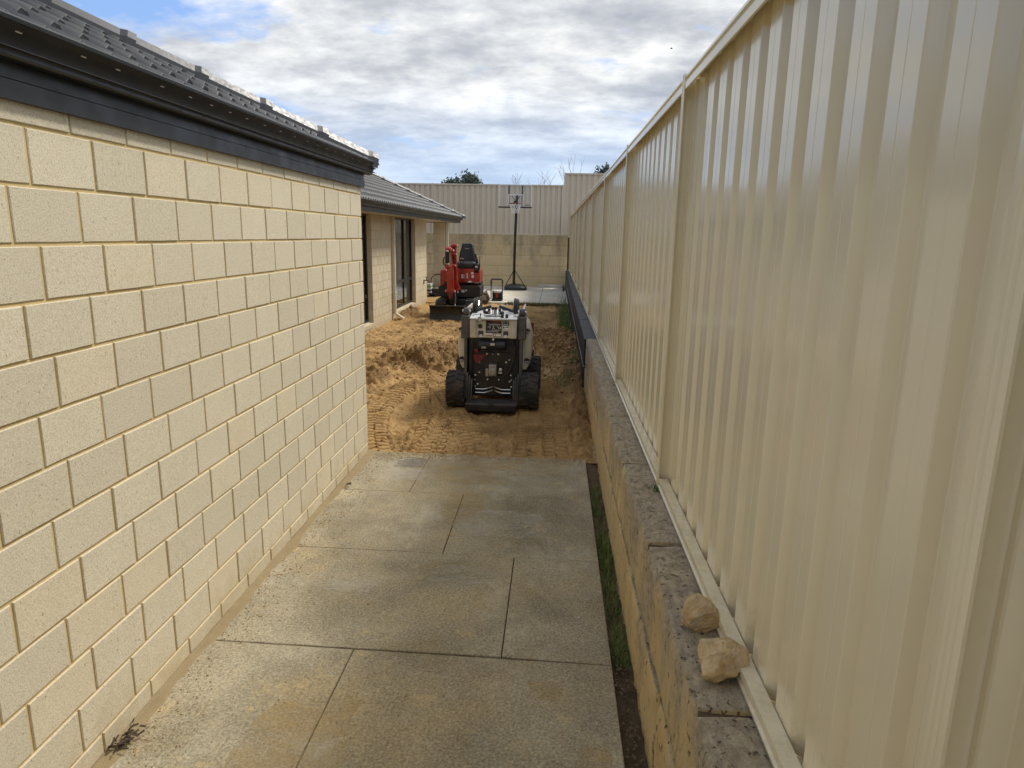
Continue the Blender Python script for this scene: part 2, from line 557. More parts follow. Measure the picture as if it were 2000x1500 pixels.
BOLT = simple('zinc_bolt', (0.75, 0.74, 0.70), 0.35, 0.5, 0.1, 30)
WHITE = simple('white_print', (0.72, 0.71, 0.69), 0.5, 0, 0.05, 20)
CREAMTRIM = simple('cream_trim', (0.60, 0.54, 0.42), 0.5, 0, 0.06, 5)
VINYL = simple('black_vinyl', (0.018, 0.019, 0.022), 0.55, 0, 0.15, 10, 0.2, 250)
PLASTIC = simple('black_plastic', (0.016, 0.016, 0.018), 0.5, 0, 0.2, 8)
FRAME = simple('black_frame', (0.012, 0.013, 0.016), 0.35, 0, 0.1, 8)
SOFFIT = simple('soffit_board', (0.58, 0.55, 0.47), 0.7, 0, 0.05, 3)
CURTAIN = simple('pale_curtain', (0.55, 0.55, 0.53), 0.9, 0, 0.08, 5)
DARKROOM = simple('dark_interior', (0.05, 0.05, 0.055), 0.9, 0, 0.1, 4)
ROCK = None
def _rock():
    M = Mat('limestone_rock', (0.5, 0.36, 0.18), 0.9, 0, 0.25)
    a = M.noise(9, 7, 0.7, dist=0.8)
    c = M.mix(M.ramp(a, [(0.35, 0.0), (0.65, 1.0)]), (0.40, 0.26, 0.105), (0.68, 0.52, 0.30))
    c = M.mix(M.ramp(M.noise(16, 6, 0.7, loc=(3, 1, 2)), [(0.52, 0.0), (0.66, 0.8)]), c, (0.42, 0.38, 0.30))
    c = M.mix(M.ramp(M.noise(45, 5, 0.75), [(0.28, 0.8), (0.42, 0.0)]), c, (0.14, 0.08, 0.03))
    M.color(c)
    M.bump(M.noise(60, 6, 0.75), 0.7, 0.006)
    return M.m
ROCK = _rock()
def _leaf(name, c0, c1):
    M = Mat(name, c0, 0.6, 0, 0.3)
    M.color(M.mix(M.island(), c0, c1))
    return M.m
GRASS = _leaf('grass_blade', (0.05, 0.10, 0.02), (0.20, 0.25, 0.07))
DRYGRASS = _leaf('dry_grass', (0.10, 0.07, 0.035), (0.32, 0.24, 0.13))
LEAF = _leaf('gum_leaf', (0.07, 0.10, 0.075), (0.16, 0.20, 0.14))
BARK = simple('bark', (0.10, 0.085, 0.07), 0.9, 0, 0.3, 20, 0.5, 60)
def _glass(name, tint=(0.8, 0.85, 0.88), rough=0.02):
    M = Mat(name, tint, rough)
    M.b.inputs['Transmission Weight'].default_value = 1.0
    M.b.inputs['IOR'].default_value = 1.3
    return M.m
GLASS = _glass('window_glass', (0.55, 0.6, 0.65))
ACRYLIC = _glass('clear_acrylic', (0.93, 0.95, 0.96), 0.12)

# ================================================================== SETTING
# ground sheet to the horizon and the neighbours' raised earth
g = MB().box(-400, 400, -400, 400, -0.75, -0.45).build('ground', SOIL, smooth=False)
tag(g, kind='structure')
g = MB().box(0.76, 60, -30, 80, -0.4, 0.58).build('raised_ground', SOIL, smooth=False)
tag(g, kind='structure')
g = MB().box(-60, 0.755, 25.4, 80, -0.4, 1.83).build('raised_ground', SOIL, smooth=False)
tag(g, kind='structure')

# ---- excavated sand with tyre tracks and heaps
SX0, SX1, SY0, SY1 = -3.66, 0.42, 5.52, 19.2
nx, ny = 236, 800
gx = np.linspace(SX0, SX1, nx)
ty = np.linspace(0, 1, ny)
gy = SY0 + (SY1 - SY0) * (0.55 * ty + 0.45 * ty ** 2)
X, Y = np.meshgrid(gx, gy)
Z = np.full_like(X, -0.035)
Z += 0.018 * fbm(X, Y, 1.1, 3, 0.5, 1)
rough_m = 0.5 + 0.5 * np.clip(fbm(X, Y, 0.8, 2, 0.5, 5) + 0.4, 0, 1)
cl = np.abs(fbm(X, Y, 5.5, 4, 0.62, 9))
Z += rough_m * (0.070 * cl + 0.032 * fbm(X, Y, 15, 3, 0.65, 13)) - 0.018
damp = np.clip(0.22 + 0.75 * fbm(X, Y, 1.3, 4, 0.55, 21), 0, 1)
def heap(cx, cy, sx, sy, h, rot=0.0, seed=0):
    global Z, damp
    c, s = math.cos(rot), math.sin(rot)
    u = ((X - cx) * c + (Y - cy) * s) / sx
    v = (-(X - cx) * s + (Y - cy) * c) / sy
    wob = 1 + 0.38 * fbm(X, Y, 1.5, 4, 0.55, 30 + seed)
    d = np.sqrt(u * u + v * v) / wob
    m = np.clip(1 - d, 0, 1)
    m = m * m * (3 - 2 * m)
    Z += h * m * (1 + 0.24 * fbm(X, Y, 2.2, 4, 0.55, 40 + seed)) + np.clip(m * 2.2, 0, 1) * (0.10 * np.abs(fbm(X, Y, 5.5, 4, 0.62, 50 + seed)) + 0.045 * fbm(X, Y, 13, 3, 0.65, 56 + seed))
    damp = np.maximum(damp, np.clip(m * 2.2, 0, 1) * 0.95)
heap(-1.45, 10.9, 1.15, 2.6, 0.09, -0.38, 0)
heap(-1.95, 10.0, 0.8, 1.0, 0.07, 0.4, 1)
heap(0.14, 11.4, 0.75, 2.1, 0.27, 0.22, 2)
heap(-0.55, 12.0, 0.8, 1.4, 0.13, 0.0, 3)
heap(0.33, 7.4, 0.16, 1.6, 0.10, 0.0, 4)
heap(0.35, 9.2, 0.26, 1.3, 0.13, 0.0, 5)
heap(-3.5, 16.0, 0.35, 1.2, 0.07, 0.0, 6)
heap(-2.45, 8.6, 0.5, 0.7, 0.09, 0.0, 7)
# scraped streaks left by the blade on the house side
st = np.clip((-1.9 - X) / 0.6, 0, 1) * np.clip((Y - 10.5) / 2, 0, 1)
Z += st * 0.016 * fbm(X * 0.6 + Y * 0.35, Y * 1.6, 2.6, 3, 0.6, 61)
# tyre and track prints
def track(path, w, depth, lug=0.085, chev=0.5):
    global Z, damp
    P = np.array(path, float)
    t = np.linspace(0, 1, 60)
    # Catmull-Rom
    Q = np.vstack([2 * P[0] - P[1], P, 2 * P[-1] - P[-2]])
    pts = []
    for i in range(len(P) - 1):
        a, b, c, d = Q[i], Q[i + 1], Q[i + 2], Q[i + 3]
        for k in np.linspace(0, 1, 18, endpoint=False):
            pts.append(0.5 * (2 * b + (c - a) * k + (2 * a - 5 * b + 4 * c - d) * k ** 2 + (3 * b - a - 3 * c + d) * k ** 3))
    pts.append(P[-1])
    pts = np.array(pts)
    seg = np.diff(pts, axis=0)
    L = np.hypot(seg[:, 0], seg[:, 1])
    S0 = np.concatenate([[0], np.cumsum(L)[:-1]])
    best = np.full(X.shape, 1e9); Sb = np.zeros_like(X); Tb = np.zeros_like(X)
    for (p, d, l, s0) in zip(pts[:-1], seg, L, S0):
        ux, uy = d / l
        lo, hi = min(p[1], p[1] + d[1]) - 0.3, max(p[1], p[1] + d[1]) + 0.3
        r0, r1 = np.searchsorted(gy, lo), np.searchsorted(gy, hi)
        if r1 <= r0: continue
        dx, dy = X[r0:r1] - p[0], Y[r0:r1] - p[1]
        s = np.clip(dx * ux + dy * uy, 0, l)
        ex, ey = dx - s * ux, dy - s * uy
        dd = ex * ex + ey * ey
        tt = -dx * uy + dy * ux
        m = dd < best[r0:r1]
        best[r0:r1] = np.where(m, dd, best[r0:r1])
        Sb[r0:r1] = np.where(m, s0 + s, Sb[r0:r1])
        Tb[r0:r1] = np.where(m, tt, Tb[r0:r1])
    dist = np.sqrt(best)
    inside = np.clip((w / 2 - dist) / 0.018, 0, 1)
    rim = np.exp(-((dist - w / 2 - 0.022) / 0.022) ** 2)
    ph = Sb / lug + chev * np.abs(Tb) / w + 0.25 * np.sign(Tb) + 0.22 * fbm(X, Y, 3.0, 2, 0.5, 75)
    fr = ph - np.floor(ph)
    lugm = np.clip(np.minimum(fr - 0.12, 0.62 - fr) / 0.08, 0, 1)
    keep = np.clip(0.9 + 0.6 * fbm(X, Y, 1.3, 2, 0.5, 71), 0.45, 1)
    base = Z * (1 - 0.85 * inside) + (-0.036) * 0.85 * inside
    Z = base + inside * keep * (-1.35 * depth * lugm + depth * 0.55) + rim * 0.036 * keep * (0.6 + 0.6 * np.abs(fbm(X, Y, 8, 2, 0.5, 77)))
    damp = damp * (1 - 0.25 * inside)
track([(-1.50, 5.62), (-1.72, 6.3), (-1.86, 7.2), (-1.80, 8.2), (-1.62, 9.2)], 0.26, 0.055, 0.105)
track([(-1.13, 5.6), (-1.22, 6.5), (-1.38, 7.5), (-1.66, 8.7), (-2.1, 9.8)], 0.25, 0.052, 0.105)
track([(-1.06, 5.55), (-1.05, 6.4), (-1.05, 7.5)], 0.24, 0.045, 0.10)
track([(-0.20, 5.55), (-0.22, 6.4), (-0.23, 7.6)], 0.24, 0.045, 0.10)
track([(-0.62, 5.6), (-0.75, 6.2), (-0.95, 6.9), (-1.25, 7.8), (-1.5, 8.6)], 0.24, 0.045, 0.105)
track([(0.06, 5.6), (0.03, 6.6), (0.02, 7.8), (-0.05, 8.8)], 0.24, 0.050, 0.10)
track([(-2.6, 12.0), (-2.4, 13.2), (-2.5, 15.0)], 0.2, 0.016, 0.07, 0.0)
Z += 0.004 * fbm(X, Y, 38, 3, 0.7, 80)
# meet the slab edge and the walls cleanly
edge = np.clip((Y - 5.52) / 0.14, 0, 1)
Z = np.where(Y < 5.68, np.minimum(Z, 0.012) * edge + (-0.012) * (1 - edge), Z)
V = np.stack([X, Y, Z], -1).reshape(-1, 3)
idx = np.arange(nx * ny).reshape(ny, nx)
Fq = np.stack([idx[:-1, :-1], idx[:-1, 1:], idx[1:, 1:], idx[1:, :-1]], -1).reshape(-1, 4)
me = bpy.data.meshes.new('sand')
me.from_pydata(V.tolist(), [], Fq.tolist())
me.materials.append(SAND)
me.polygons.foreach_set('use_smooth', [True] * len(me.polygons))
at = me.attributes.new('damp', 'FLOAT', 'POINT')
at.data.foreach_set('value', damp.reshape(-1))
sand = link_mesh('sand', me)
tag(sand, kind='structure')
def sand_z(x, y):
    i = int(np.clip(np.searchsorted(gy, y), 0, ny - 1)); j = int(np.clip(np.searchsorted(gx, x), 0, nx - 1))
    return float(Z[i, j])

# ---- concrete path: saw-cut slabs
path = empty('concrete_path', (0, 0, 0), None, None)
tag(path, kind='structure')
GAP = 0.0026
def slab(poly):
    # poly: four corners, slightly inset for the saw cut, drawn with a crumbled arris
    c = np.mean(np.array(poly), 0)
    pts = []
    for i in range(4):
        a, b = np.array(poly[i], float), np.array(poly[(i + 1) % 4], float)
        n = max(2, int(np.hypot(*(b - a)) / 0.05))
        for k in range(n):
            pts.append(a + (b - a) * k / n)
    n = len(pts)
    V, F = [], []
    for ins, z in ((0, -0.12), (0, -0.003), (0.0022, 0.0)):
        for p in pts:
            d = c - p
            j = ins * random.uniform(0.7, 1.7) + GAP
            q = p + np.sign(d) * j * (np.abs(d) > 0.05)
            V.append((q[0], q[1], z))
    for r in (0, 1):
        for i in range(n):
            j = (i + 1) % n
            F.append((r * n + i, r * n + j, (r + 1) * n + j, (r + 1) * n + i))
    F.append(tuple(range(2 * n, 3 * n)))
    return mesh_np('slab', V, F, CONC, path)
xl, xr = -1.570, 0.308
rows = [(-2.2, -0.4, -0.35), (-0.4, 0.85, -0.87), (0.85, 1.78, -0.25), (1.78, 2.735, -0.868), (2.735, 3.72, -0.19), (3.72, 4.675, -0.62), (4.675, 5.588, -1.025)]
for y0, y1, xc in rows:
    k = 0.015
    slab([(xl, y0 + k), (xc, y0 + 0.005), (xc, y1 + 0.005), (xl, y1 + k)])
    slab([(xc, y0 + 0.005), (xr, y0 - k), (xr, y1 - k), (xc, y1 + 0.005)])
b = MB().box(-1.56, 0.30, -2.1, 5.55, -0.3, -0.02).build('path_bed', SOIL, path, smooth=False)

# repair patches and stains with a shape of their own, laid as thin skims
def skim(name, cx, cy, rx, ry, mat, label, seed, h=0.004):
    n = 40
    V = [(cx, cy, h)]
    for k in range(n):
        a = 2 * math.pi * k / n
        r = 1 + 0.16 * float(vnoise(math.cos(a) * 2.2, math.sin(a) * 2.2, seed)) + 0.07 * random.uniform(-1, 1)
        sq = 1 / max(abs(math.cos(a)), abs(math.sin(a))) ** 0.6
        V.append((cx + rx * r * sq * math.cos(a), cy + ry * r * sq * math.sin(a), 0.0012))
    V[0] = (cx, cy, 0.0022)
    F = [(0, 1 + k, 1 + (k + 1) % n) for k in range(n)]
    return mesh_np(name, V, F, mat, path)
def skim_mat(name, col, amt):
    M = Mat(name, col, 0.85, 0, 0.3)
    c = M.mix(M.noise(30, 6, 0.8), tuple(k * 0.75 for k in col), tuple(min(1, k * 1.2) for k in col))
    M.color(c)
    a = M.ramp(M.noise(7, 9, 0.85, (0.6, 1.4, 1), dist=1.0), [(0.42, 0.0), (0.66, amt)])
    M.t.links.new(a, M.b.inputs['Alpha'])
    M.bump(M.noise(200, 3), 0.3, 0.002)
    return M.m
PATCH_DARK = skim_mat('grey_skim', (0.20, 0.20, 0.205), 0.8)
PATCH_PALE = skim_mat('pale_skim', (0.62, 0.58, 0.48), 0.55)
PATCH_RUST = skim_mat('ochre_stain', (0.54, 0.39, 0.17), 0.55)
skim('cement_patch', -1.15, 5.34, 0.13, 0.13, PATCH_DARK, '', 1)
skim('cement_patch', -0.30, 5.14, 0.11, 0.11, PATCH_PALE, '', 2)
skim('cement_patch', -1.15, 5.05, 0.17, 0.16, PATCH_PALE, '', 3)
skim('stain', -0.30, 4.2, 0.30, 0.22, PATCH_PALE, '', 4)
skim('stain', -0.45, 3.48, 0.20, 0.10, PATCH_PALE, '', 5)
skim('stain', -1.05, 3.30, 0.13, 0.07, PATCH_PALE, '', 6)
skim('stain', 0.0, 2.52, 0.07, 0.06, PATCH_RUST, '', 7)
skim('stain', -0.60, 4.45, 0.14, 0.30, PATCH_RUST, '', 8)
skim('stain', -0.62, 5.18, 0.30, 0.30, PATCH_RUST, '', 18)
skim('stain', -0.10, 5.3, 0.26, 0.2, PATCH_RUST, '', 19)
skim('stain', -0.92, 2.1, 0.2, 0.3, PATCH_RUST, '', 9)
skim('stain', 0.2, 2.05, 0.07, 0.16, PATCH_RUST, '', 10)

# washed sand lying along the foot of the brick wall
yy = np.arange(-1.0, 5.62, 0.03)
tt = np.linspace(0, 1, 9)
VV = []
for y in yy:
    w = 0.040 + 0.022 * float(fbm(np.array(y), np.array(0.3), 1.2, 3, 0.6, 90)) + 0.014 * float(vnoise(y * 9, 3.1)) + 0.008 * float(vnoise(y * 31, 5.1)) + 0.03 * max(0, (y - 4.6))
    hgt = 0.012 + 0.007 * float(vnoise(y * 3.1, 8.8)) + 0.02 * max(0, y - 5.2)
    for t in tt:
        VV.append((-1.579 + (w + 0.012) * t, y, 0.0035 + hgt * (1 - t) ** 1.4 + 0.003 * float(vnoise(y * 30, t * 9)) * (1 - t) - 0.004 * (t > 0.99)))
ii = np.arange(len(VV)).reshape(len(yy), len(tt))
FF = np.stack([ii[:-1, :-1], ii[:-1, 1:], ii[1:, 1:], ii[1:, :-1]], -1).reshape(-1, 4)
def _spill():
    M = Mat('washed_sand', (0.42, 0.31, 0.16), 0.95, 0, 0.2)
    c = M.mix(M.noise(14, 6, 0.7), (0.22, 0.17, 0.095), (0.36, 0.28, 0.16))
    M.color(c)
    M.bump(M.noise(120, 5, 0.75), 0.7, 0.005)
    return M.m
o = mesh_np('sand_drift', VV, FF, _spill(), None, smooth=True)
tag(o, 'pale washed sand along the foot of the cream brick wall', 'sand', kind='stuff')

# narrow soil trench between path and retaining wall
yy = np.arange(-2.0, 5.6, 0.025)
xx = np.linspace(0.300, 0.43, 10)
XX, YY = np.meshgrid(xx, yy)
ZZ = -0.05 + 0.02 * fbm(XX, YY, 6, 3, 0.6, 100) + 0.02 * np.abs(fbm(XX, YY, 22, 3, 0.6, 104)) + 0.02 * np.clip(YY - 4.7, 0, 1)
ii = np.arange(XX.size).reshape(XX.shape)
FF = np.stack([ii[:-1, :-1], ii[:-1, 1:], ii[1:, 1:], ii[1:, :-1]], -1).reshape(-1, 4)
o = mesh_np('soil_strip', np.stack([XX, YY, ZZ], -1).reshape(-1, 3), FF, SOIL, None, smooth=True)
tag(o, kind='structure')

# ---- rear paving (raised a little above the dug sand)
pave = empty('rear_paving', (0, 0, 0), None, None)
tag(pave, kind='structure')
def pslab(poly):
    mb = MB().prism(poly, 'z', -0.09, 0.025)
    return mb.build('slab', PAVE, pave, bevel=0.006)
for y0, y1 in ((18.9, 21.9), (21.91, 25.0)):
    for x0, x1 in ((-3.1, -2.0), (-1.99, -0.42), (-0.41, 0.39)):
        pslab([(x0, y0), (x1, y0), (x1, y1), (x0, y1)])
MB().box(-5.9, 0.38, 18.95, 24.98, -0.3, -0.02).build('paving_bed', SAND, pave, smooth=False)
# pale sand left of the paving under the patio
MB().box(-6.0, -3.11, 19.2, 25.0, -0.3, -0.012).build('paving_sand', SAND, pave, smooth=False)

# ================================================================== HOUSE
house = empty('brick_house', (-1.573, 5.567, 0), 'cream brick house with charcoal gutters and dark tiled roof on the left', 'house')
WX = -1.573
C, Z0, BP = 0.172, 2.1563, 0.2954
YE = 5.567
wall = MB().box(-1.80, WX - 0.0055, -1.6, YE - 0.007, -0.3, 2.37).build('wall', MORTAR, house, smooth=False)
wall['label'] = 'front brick wall of large cream bricks with yellow mortar'
def brick_mesh(L, H, seed, depth=0.03):
    """face towards +x, origin at the near lower corner of the face (y from 0 to L)"""
    rnd = random.Random(seed)
    pts = []
    n1, n2 = max(2, int(L / 0.05)), max(2, int(H / 0.05))
    for k in range(n1): pts.append((L * k / n1, 0))
    for k in range(n2): pts.append((L, H * k / n2))
    for k in range(n1): pts.append((L - L * k / n1, H))
    for k in range(n2): pts.append((0, H - H * k / n2))
    n = len(pts)
    V = []
    for (x, ins, j) in ((-depth, 0.0, 0.0), (-0.0025, 0.0, 0.0012), (0.0, 0.0022, 0.0016)):
        for (y, z) in pts:
            i = ins + rnd.uniform(0, j)
            V.append((x, min(max(y, i), L - i) , min(max(z, i), H - i)))
    F = []
    for r in (0, 1):
        for i in range(n):
            j = (i + 1) % n
            F.append((r * n + i, r * n + j, (r + 1) * n + j, (r + 1) * n + i))
    F.append(tuple(range(2 * n, 3 * n)))
    me = bpy.data.meshes.new('brick')
    me.from_pydata(V, [], F)
    me.materials.append(BRICK)
    return me
full = [brick_mesh(BP - 0.010, C - 0.010, s) for s in range(6)]
head = [brick_mesh(0.088, C - 0.010, s + 50) for s in range(3)]
top_full = [brick_mesh(BP - 0.010, 0.085, s + 80) for s in range(3)]
low_full = [brick_mesh(BP - 0.010, 0.075, s + 90) for s in range(3)]
cache = {}
def put_brick(me, y, z):
    o = link_mesh('brick', me, wall, (WX + random.uniform(-0.0015, 0.0015) - house.location.x, y - house.location.y, z))
    o.rotation_euler = (random.uniform(-0.002, 0.002), 0, random.uniform(-0.002, 0.002))
count = 0
for k in range(-1, 13):
    zlo = Z0 - (k + 1) * C + 0.005
    H = C - 0.010
    ms = full
    if k == -1:
        ms = top_full
    if k == 12:
        ms, zlo = low_full, Z0 - 12 * C - 0.005 - 0.075
    y = YE
    if k % 2 == 1:
        hm = head if k not in (-1, 12) else ([brick_mesh(0.088, 0.085, 60)] if k == -1 else [brick_mesh(0.088, 0.075, 61)])
        y -= 0.088
        put_brick(random.choice(hm), y, zlo)
        y -= 0.010
    while y > -0.35:
        y -= BP - 0.010
        put_brick(random.choice(ms), y, zlo)
        y -= 0.010
        count += 1
# return wall at the corner (faces the yard) and the rear wing
MB().box(-3.75, -1.801, YE - 0.24, YE - 0.008, -0.3, 2.37).build('wall', BRICK_FAR, house, smooth=False)
RX = -3.60
openings = [(11.6, 13.40), (15.42, 17.62)]
WZ0, WZ1 = 0.11, 2.20
rear = MB()
ys = [5.58, 11.6, 13.40, 15.42, 17.62, 19.16]
for a, b_, solid in ((5.58, 11.6, 1), (13.40, 15.42, 1), (17.62, 19.16, 1)):
    rear.box(RX - 0.24, RX - 0.006, a + 0.003, b_ - 0.003, -0.3, 2.4)
for a, b_ in openings:
    rear.box(RX - 0.24, RX - 0.006, a, b_, -0.3, WZ0 - 0.02)
rearwall = rear.build('wall', MORTAR, house, smooth=False)
rearwall['label'] = 'recessed rear wing wall with two tall windows'
# bricks of the rear wing: too small to pick apart, joined
rb = MB()
def brick_run(mb, x, y0, y1, z0, z1, off):
    y = y0 - off
    while y < y1 - 0.01:
        a, b_ = max(y, y0), min(y + BP - 0.010, y1)
        if b_ - a > 0.02:
            d = random.uniform(-0.001, 0.001)
            mb.box(x - 0.03, x + d, a, b_, z0, z1)
        y += BP
for k in range(0, 15):
    z0 = -0.16 + k * C
    z1 = min(z0 + C - 0.010, 2.235)
    if z1 - z0 < 0.03: continue
    off = 0 if k % 2 else BP * 0.5
    for a, b_ in ((8.0, 11.6), (13.40, 15.42), (17.62, 19.16)):
        brick_run(rb, RX, a, b_, z0, z1, off)
    if z1 < WZ0 - 0.01:
        for a, b_ in openings:
            brick_run(rb, RX, a, b_, z0, z1, off)
    # jambs facing the camera on the far side of each window
    for yj in (13.40, 17.62):
        if z0 > WZ0 - 0.1:
            rb.box(RX - 0.115, RX - 0.031, yj - 0.004, yj + 0.02, z0, z1)
    # end wall of the wing
    y = 19.16
    rb.box(RX - 0.24, RX - 0.031, y - 0.03, y + 0.002, z0, z1)
o = rb.build('bricks', BRICK_FAR, rearwall, smooth=False)
o['kind'] = 'stuff'
# sills: sloped brick-on-edge under each window
for a, b_ in openings:
    n = 18 if a > 12 else 15
    s = MB()
    for i in range(n):
        y0 = a + (b_ - a) * i / n
        y1 = a + (b_ - a) * (i + 1) / n - 0.008
        s.prism([(RX - 0.12, WZ0 - 0.10), (RX + 0.012, WZ0 - 0.10), (RX + 0.012, WZ0 - 0.025), (RX - 0.12, WZ0)], 'y', y0, y1)
    s.build('window_sill', BRICK_FAR, rearwall, smooth=False)
def window(y0, y1, ztr, mull):
    fx0, fx1 = RX - 0.15, RX - 0.095
    f = MB()
    t = 0.05
    f.box(fx0, fx1, y0, y0 + t, WZ0, WZ1 + 0.02)
    f.box(fx0, fx1, y1 - t, y1, WZ0, WZ1 + 0.02)
    f.box(fx0 + 0.002, fx1 - 0.002, y0 + t, y1 - t, WZ0, WZ0 + t)
    f.box(fx0 + 0.002, fx1 - 0.002, y0 + t, y1 - t, WZ1 - t + 0.02, WZ1 + 0.02)
    f.box(fx0 + 0.002, fx1 - 0.004, y0 + t, y1 - t, ztr - 0.03, ztr + 0.035)
    for m in mull:
        f.box(fx0 + 0.004, fx1 + 0.004, m - 0.03, m + 0.03, ztr + 0.035, WZ1 - t + 0.02)
    for m in mull:
        f.box(fx0 + 0.004, fx1 - 0.006, m - 0.018, m + 0.018, WZ0 + t, ztr - 0.03)
    w = f.build('window', FRAME, house, bevel=0.004)
    gx_ = RX - 0.125
    edges = [y0 + t] + list(mull) + [y1 - t]
    for a, b_ in zip(edges[:-1], edges[1:]):
        MB().box(gx_ - 0.003, gx_ + 0.003, a + 0.01, b_ - 0.01, WZ0 + t, ztr - 0.03).build('pane', GLASS, w, smooth=False)
        MB().box(gx_ - 0.003, gx_ + 0.003, a + 0.01, b_ - 0.01, ztr + 0.035, WZ1 - t + 0.02).build('pane', GLASS, w, smooth=False)
    # pleated curtain behind the glass, then the dark room
    cv, cf = [], []
    ys_ = np.linspace(y0 + 0.15, y1 - 0.45, 60)
    for i, yv in enumerate(ys_):
        xo = RX - 0.30 + 0.02 * math.sin(yv * 55)
        cv += [(xo, yv, WZ0 + 0.35), (xo, yv, WZ1)]
        if i: cf.append((2 * i - 2, 2 * i, 2 * i + 1, 2 * i - 1))
    mesh_np('curtain', cv, cf, CURTAIN, w, smooth=True)
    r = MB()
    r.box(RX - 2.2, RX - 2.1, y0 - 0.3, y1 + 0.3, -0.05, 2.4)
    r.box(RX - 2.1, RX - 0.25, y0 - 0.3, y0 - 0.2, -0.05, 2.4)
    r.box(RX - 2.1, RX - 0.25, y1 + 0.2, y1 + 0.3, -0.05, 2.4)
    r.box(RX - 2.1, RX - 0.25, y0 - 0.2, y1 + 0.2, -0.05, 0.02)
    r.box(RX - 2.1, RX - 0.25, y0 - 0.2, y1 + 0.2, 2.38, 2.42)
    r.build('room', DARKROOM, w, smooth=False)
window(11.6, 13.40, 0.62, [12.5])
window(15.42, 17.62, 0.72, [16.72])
# square cream downpipe with spreader shoe
dp = MB()
dp.box(RX + 0.004, RX + 0.072, 15.02, 15.12, 0.12, 2.19)
d_ = dp.build('downpipe', CREAMTRIM, house, bevel=0.008)
MB().prism([(RX + 0.006, 0.115), (RX + 0.070, 0.115), (RX + 0.26, -0.005), (RX + 0.20, -0.03)], 'y', 15.015, 15.125).build('shoe', CREAMTRIM, d_, bevel=0.004)
for z in (0.55, 1.7):
    MB().box(RX + 0.002, RX + 0.076, 15.00, 15.14, z, z + 0.03).build('strap', CREAMTRIM, d_)
# garden tap
tp = MB()
tp.cyl((RX, 18.70, 0.60), (RX + 0.08, 18.70, 0.60), 0.014)
tp.tube([(RX + 0.07, 18.70, 0.60), (RX + 0.13, 18.70, 0.595), (RX + 0.15, 18.70, 0.56), (RX + 0.155, 18.70, 0.52)], 0.014, 10)
tp.cyl((RX + 0.075, 18.70, 0.60), (RX + 0.075, 18.70, 0.68), 0.009)
tp.box(RX + 0.045, RX + 0.105, 18.692, 18.708, 0.68, 0.695)
tp.tube([(RX + 0.01, 18.70, 0.60), (RX + 0.012, 18.70, 0.5)], 0.012, 8)
tp.build('tap', BLACKSTEEL, house)

# fascia + gutter, front block
fx = WX + 0.002
MB().prism([(fx, 2.216), (fx + 0.022, 2.216), (fx + 0.022, 2.27), (fx + 0.017, 2.274), (fx + 0.017, 2.40), (fx, 2.40)], 'y', -1.6, 5.60).build('fascia', GUTTER, house)
def gutter_profile(x0, zb):
    """ogee gutter from its back (x0) outwards; closed ring (x,z)"""
    out = [(x0, zb), (x0 + 0.045, zb - 0.002), (x0 + 0.052, zb + 0.004), (x0 + 0.052, zb + 0.014), (x0 + 0.056, zb + 0.018)]
    for k in range(7):
        t = k / 6
        out.append((x0 + 0.056 + 0.034 * (t ** 1.8), zb + 0.018 + 0.060 * t))
    out += [(x0 + 0.098, zb + 0.080), (x0 + 0.100, zb + 0.090), (x0 + 0.096, zb + 0.096), (x0 + 0.088, zb + 0.092)]
    inner = [(x0 + 0.084, zb + 0.080)] + [(x0 + 0.05 + 0.030 * ((1 - k / 4) ** 1.8), zb + 0.02 + 0.055 * (1 - k / 4)) for k in range(5)] + [(x0 + 0.004, zb + 0.006), (x0 + 0.004, zb + 0.085), (x0, zb + 0.085)]
    return out + inner
def gutter_L(x0, zb, ystart, yend, xend, parent):
    """gutter along +y, mitred and returned towards -x at the corner"""
    pr = gutter_profile(0.0, zb)
    n = len(pr)
    V = []
    for d, z in pr: V.append((x0 + d, ystart, z))
    for d, z in pr: V.append((x0 + d, yend + d, z))
    for d, z in pr: V.append((xend, yend + d, z))
    F = []
    for r in (0, 1):
        for i in range(n):
            j = (i + 1) % n
            F.append((r * n + i, (r + 1) * n + i, (r + 1) * n + j, r * n + j))
    F.append(tuple(range(n)))
    return mesh_np('gutter', V, F, GUTTER, parent, smooth=True, angle=30)
gut = gutter_L(fx + 0.022, 2.318, -1.6, 5.60, -3.4, house)
# drip slots along the gutter face, as small pale-edged slots
yy_ = 0.4
while yy_ < 5.6:
    xg = fx + 0.022 + 0.0755
    MB().obox((xg, yy_, 2.322 + 0.058), (0.003, 0.024, 0.004), (0, 0.35, 0)).build('gutter_slot', STEEL, gut, smooth=False)
    yy_ += random.choice((0.17, 0.2, 0.26))
MB().box(-3.4, fx, 5.575, 5.600, 2.216, 2.40).build('fascia', GUTTER, house)

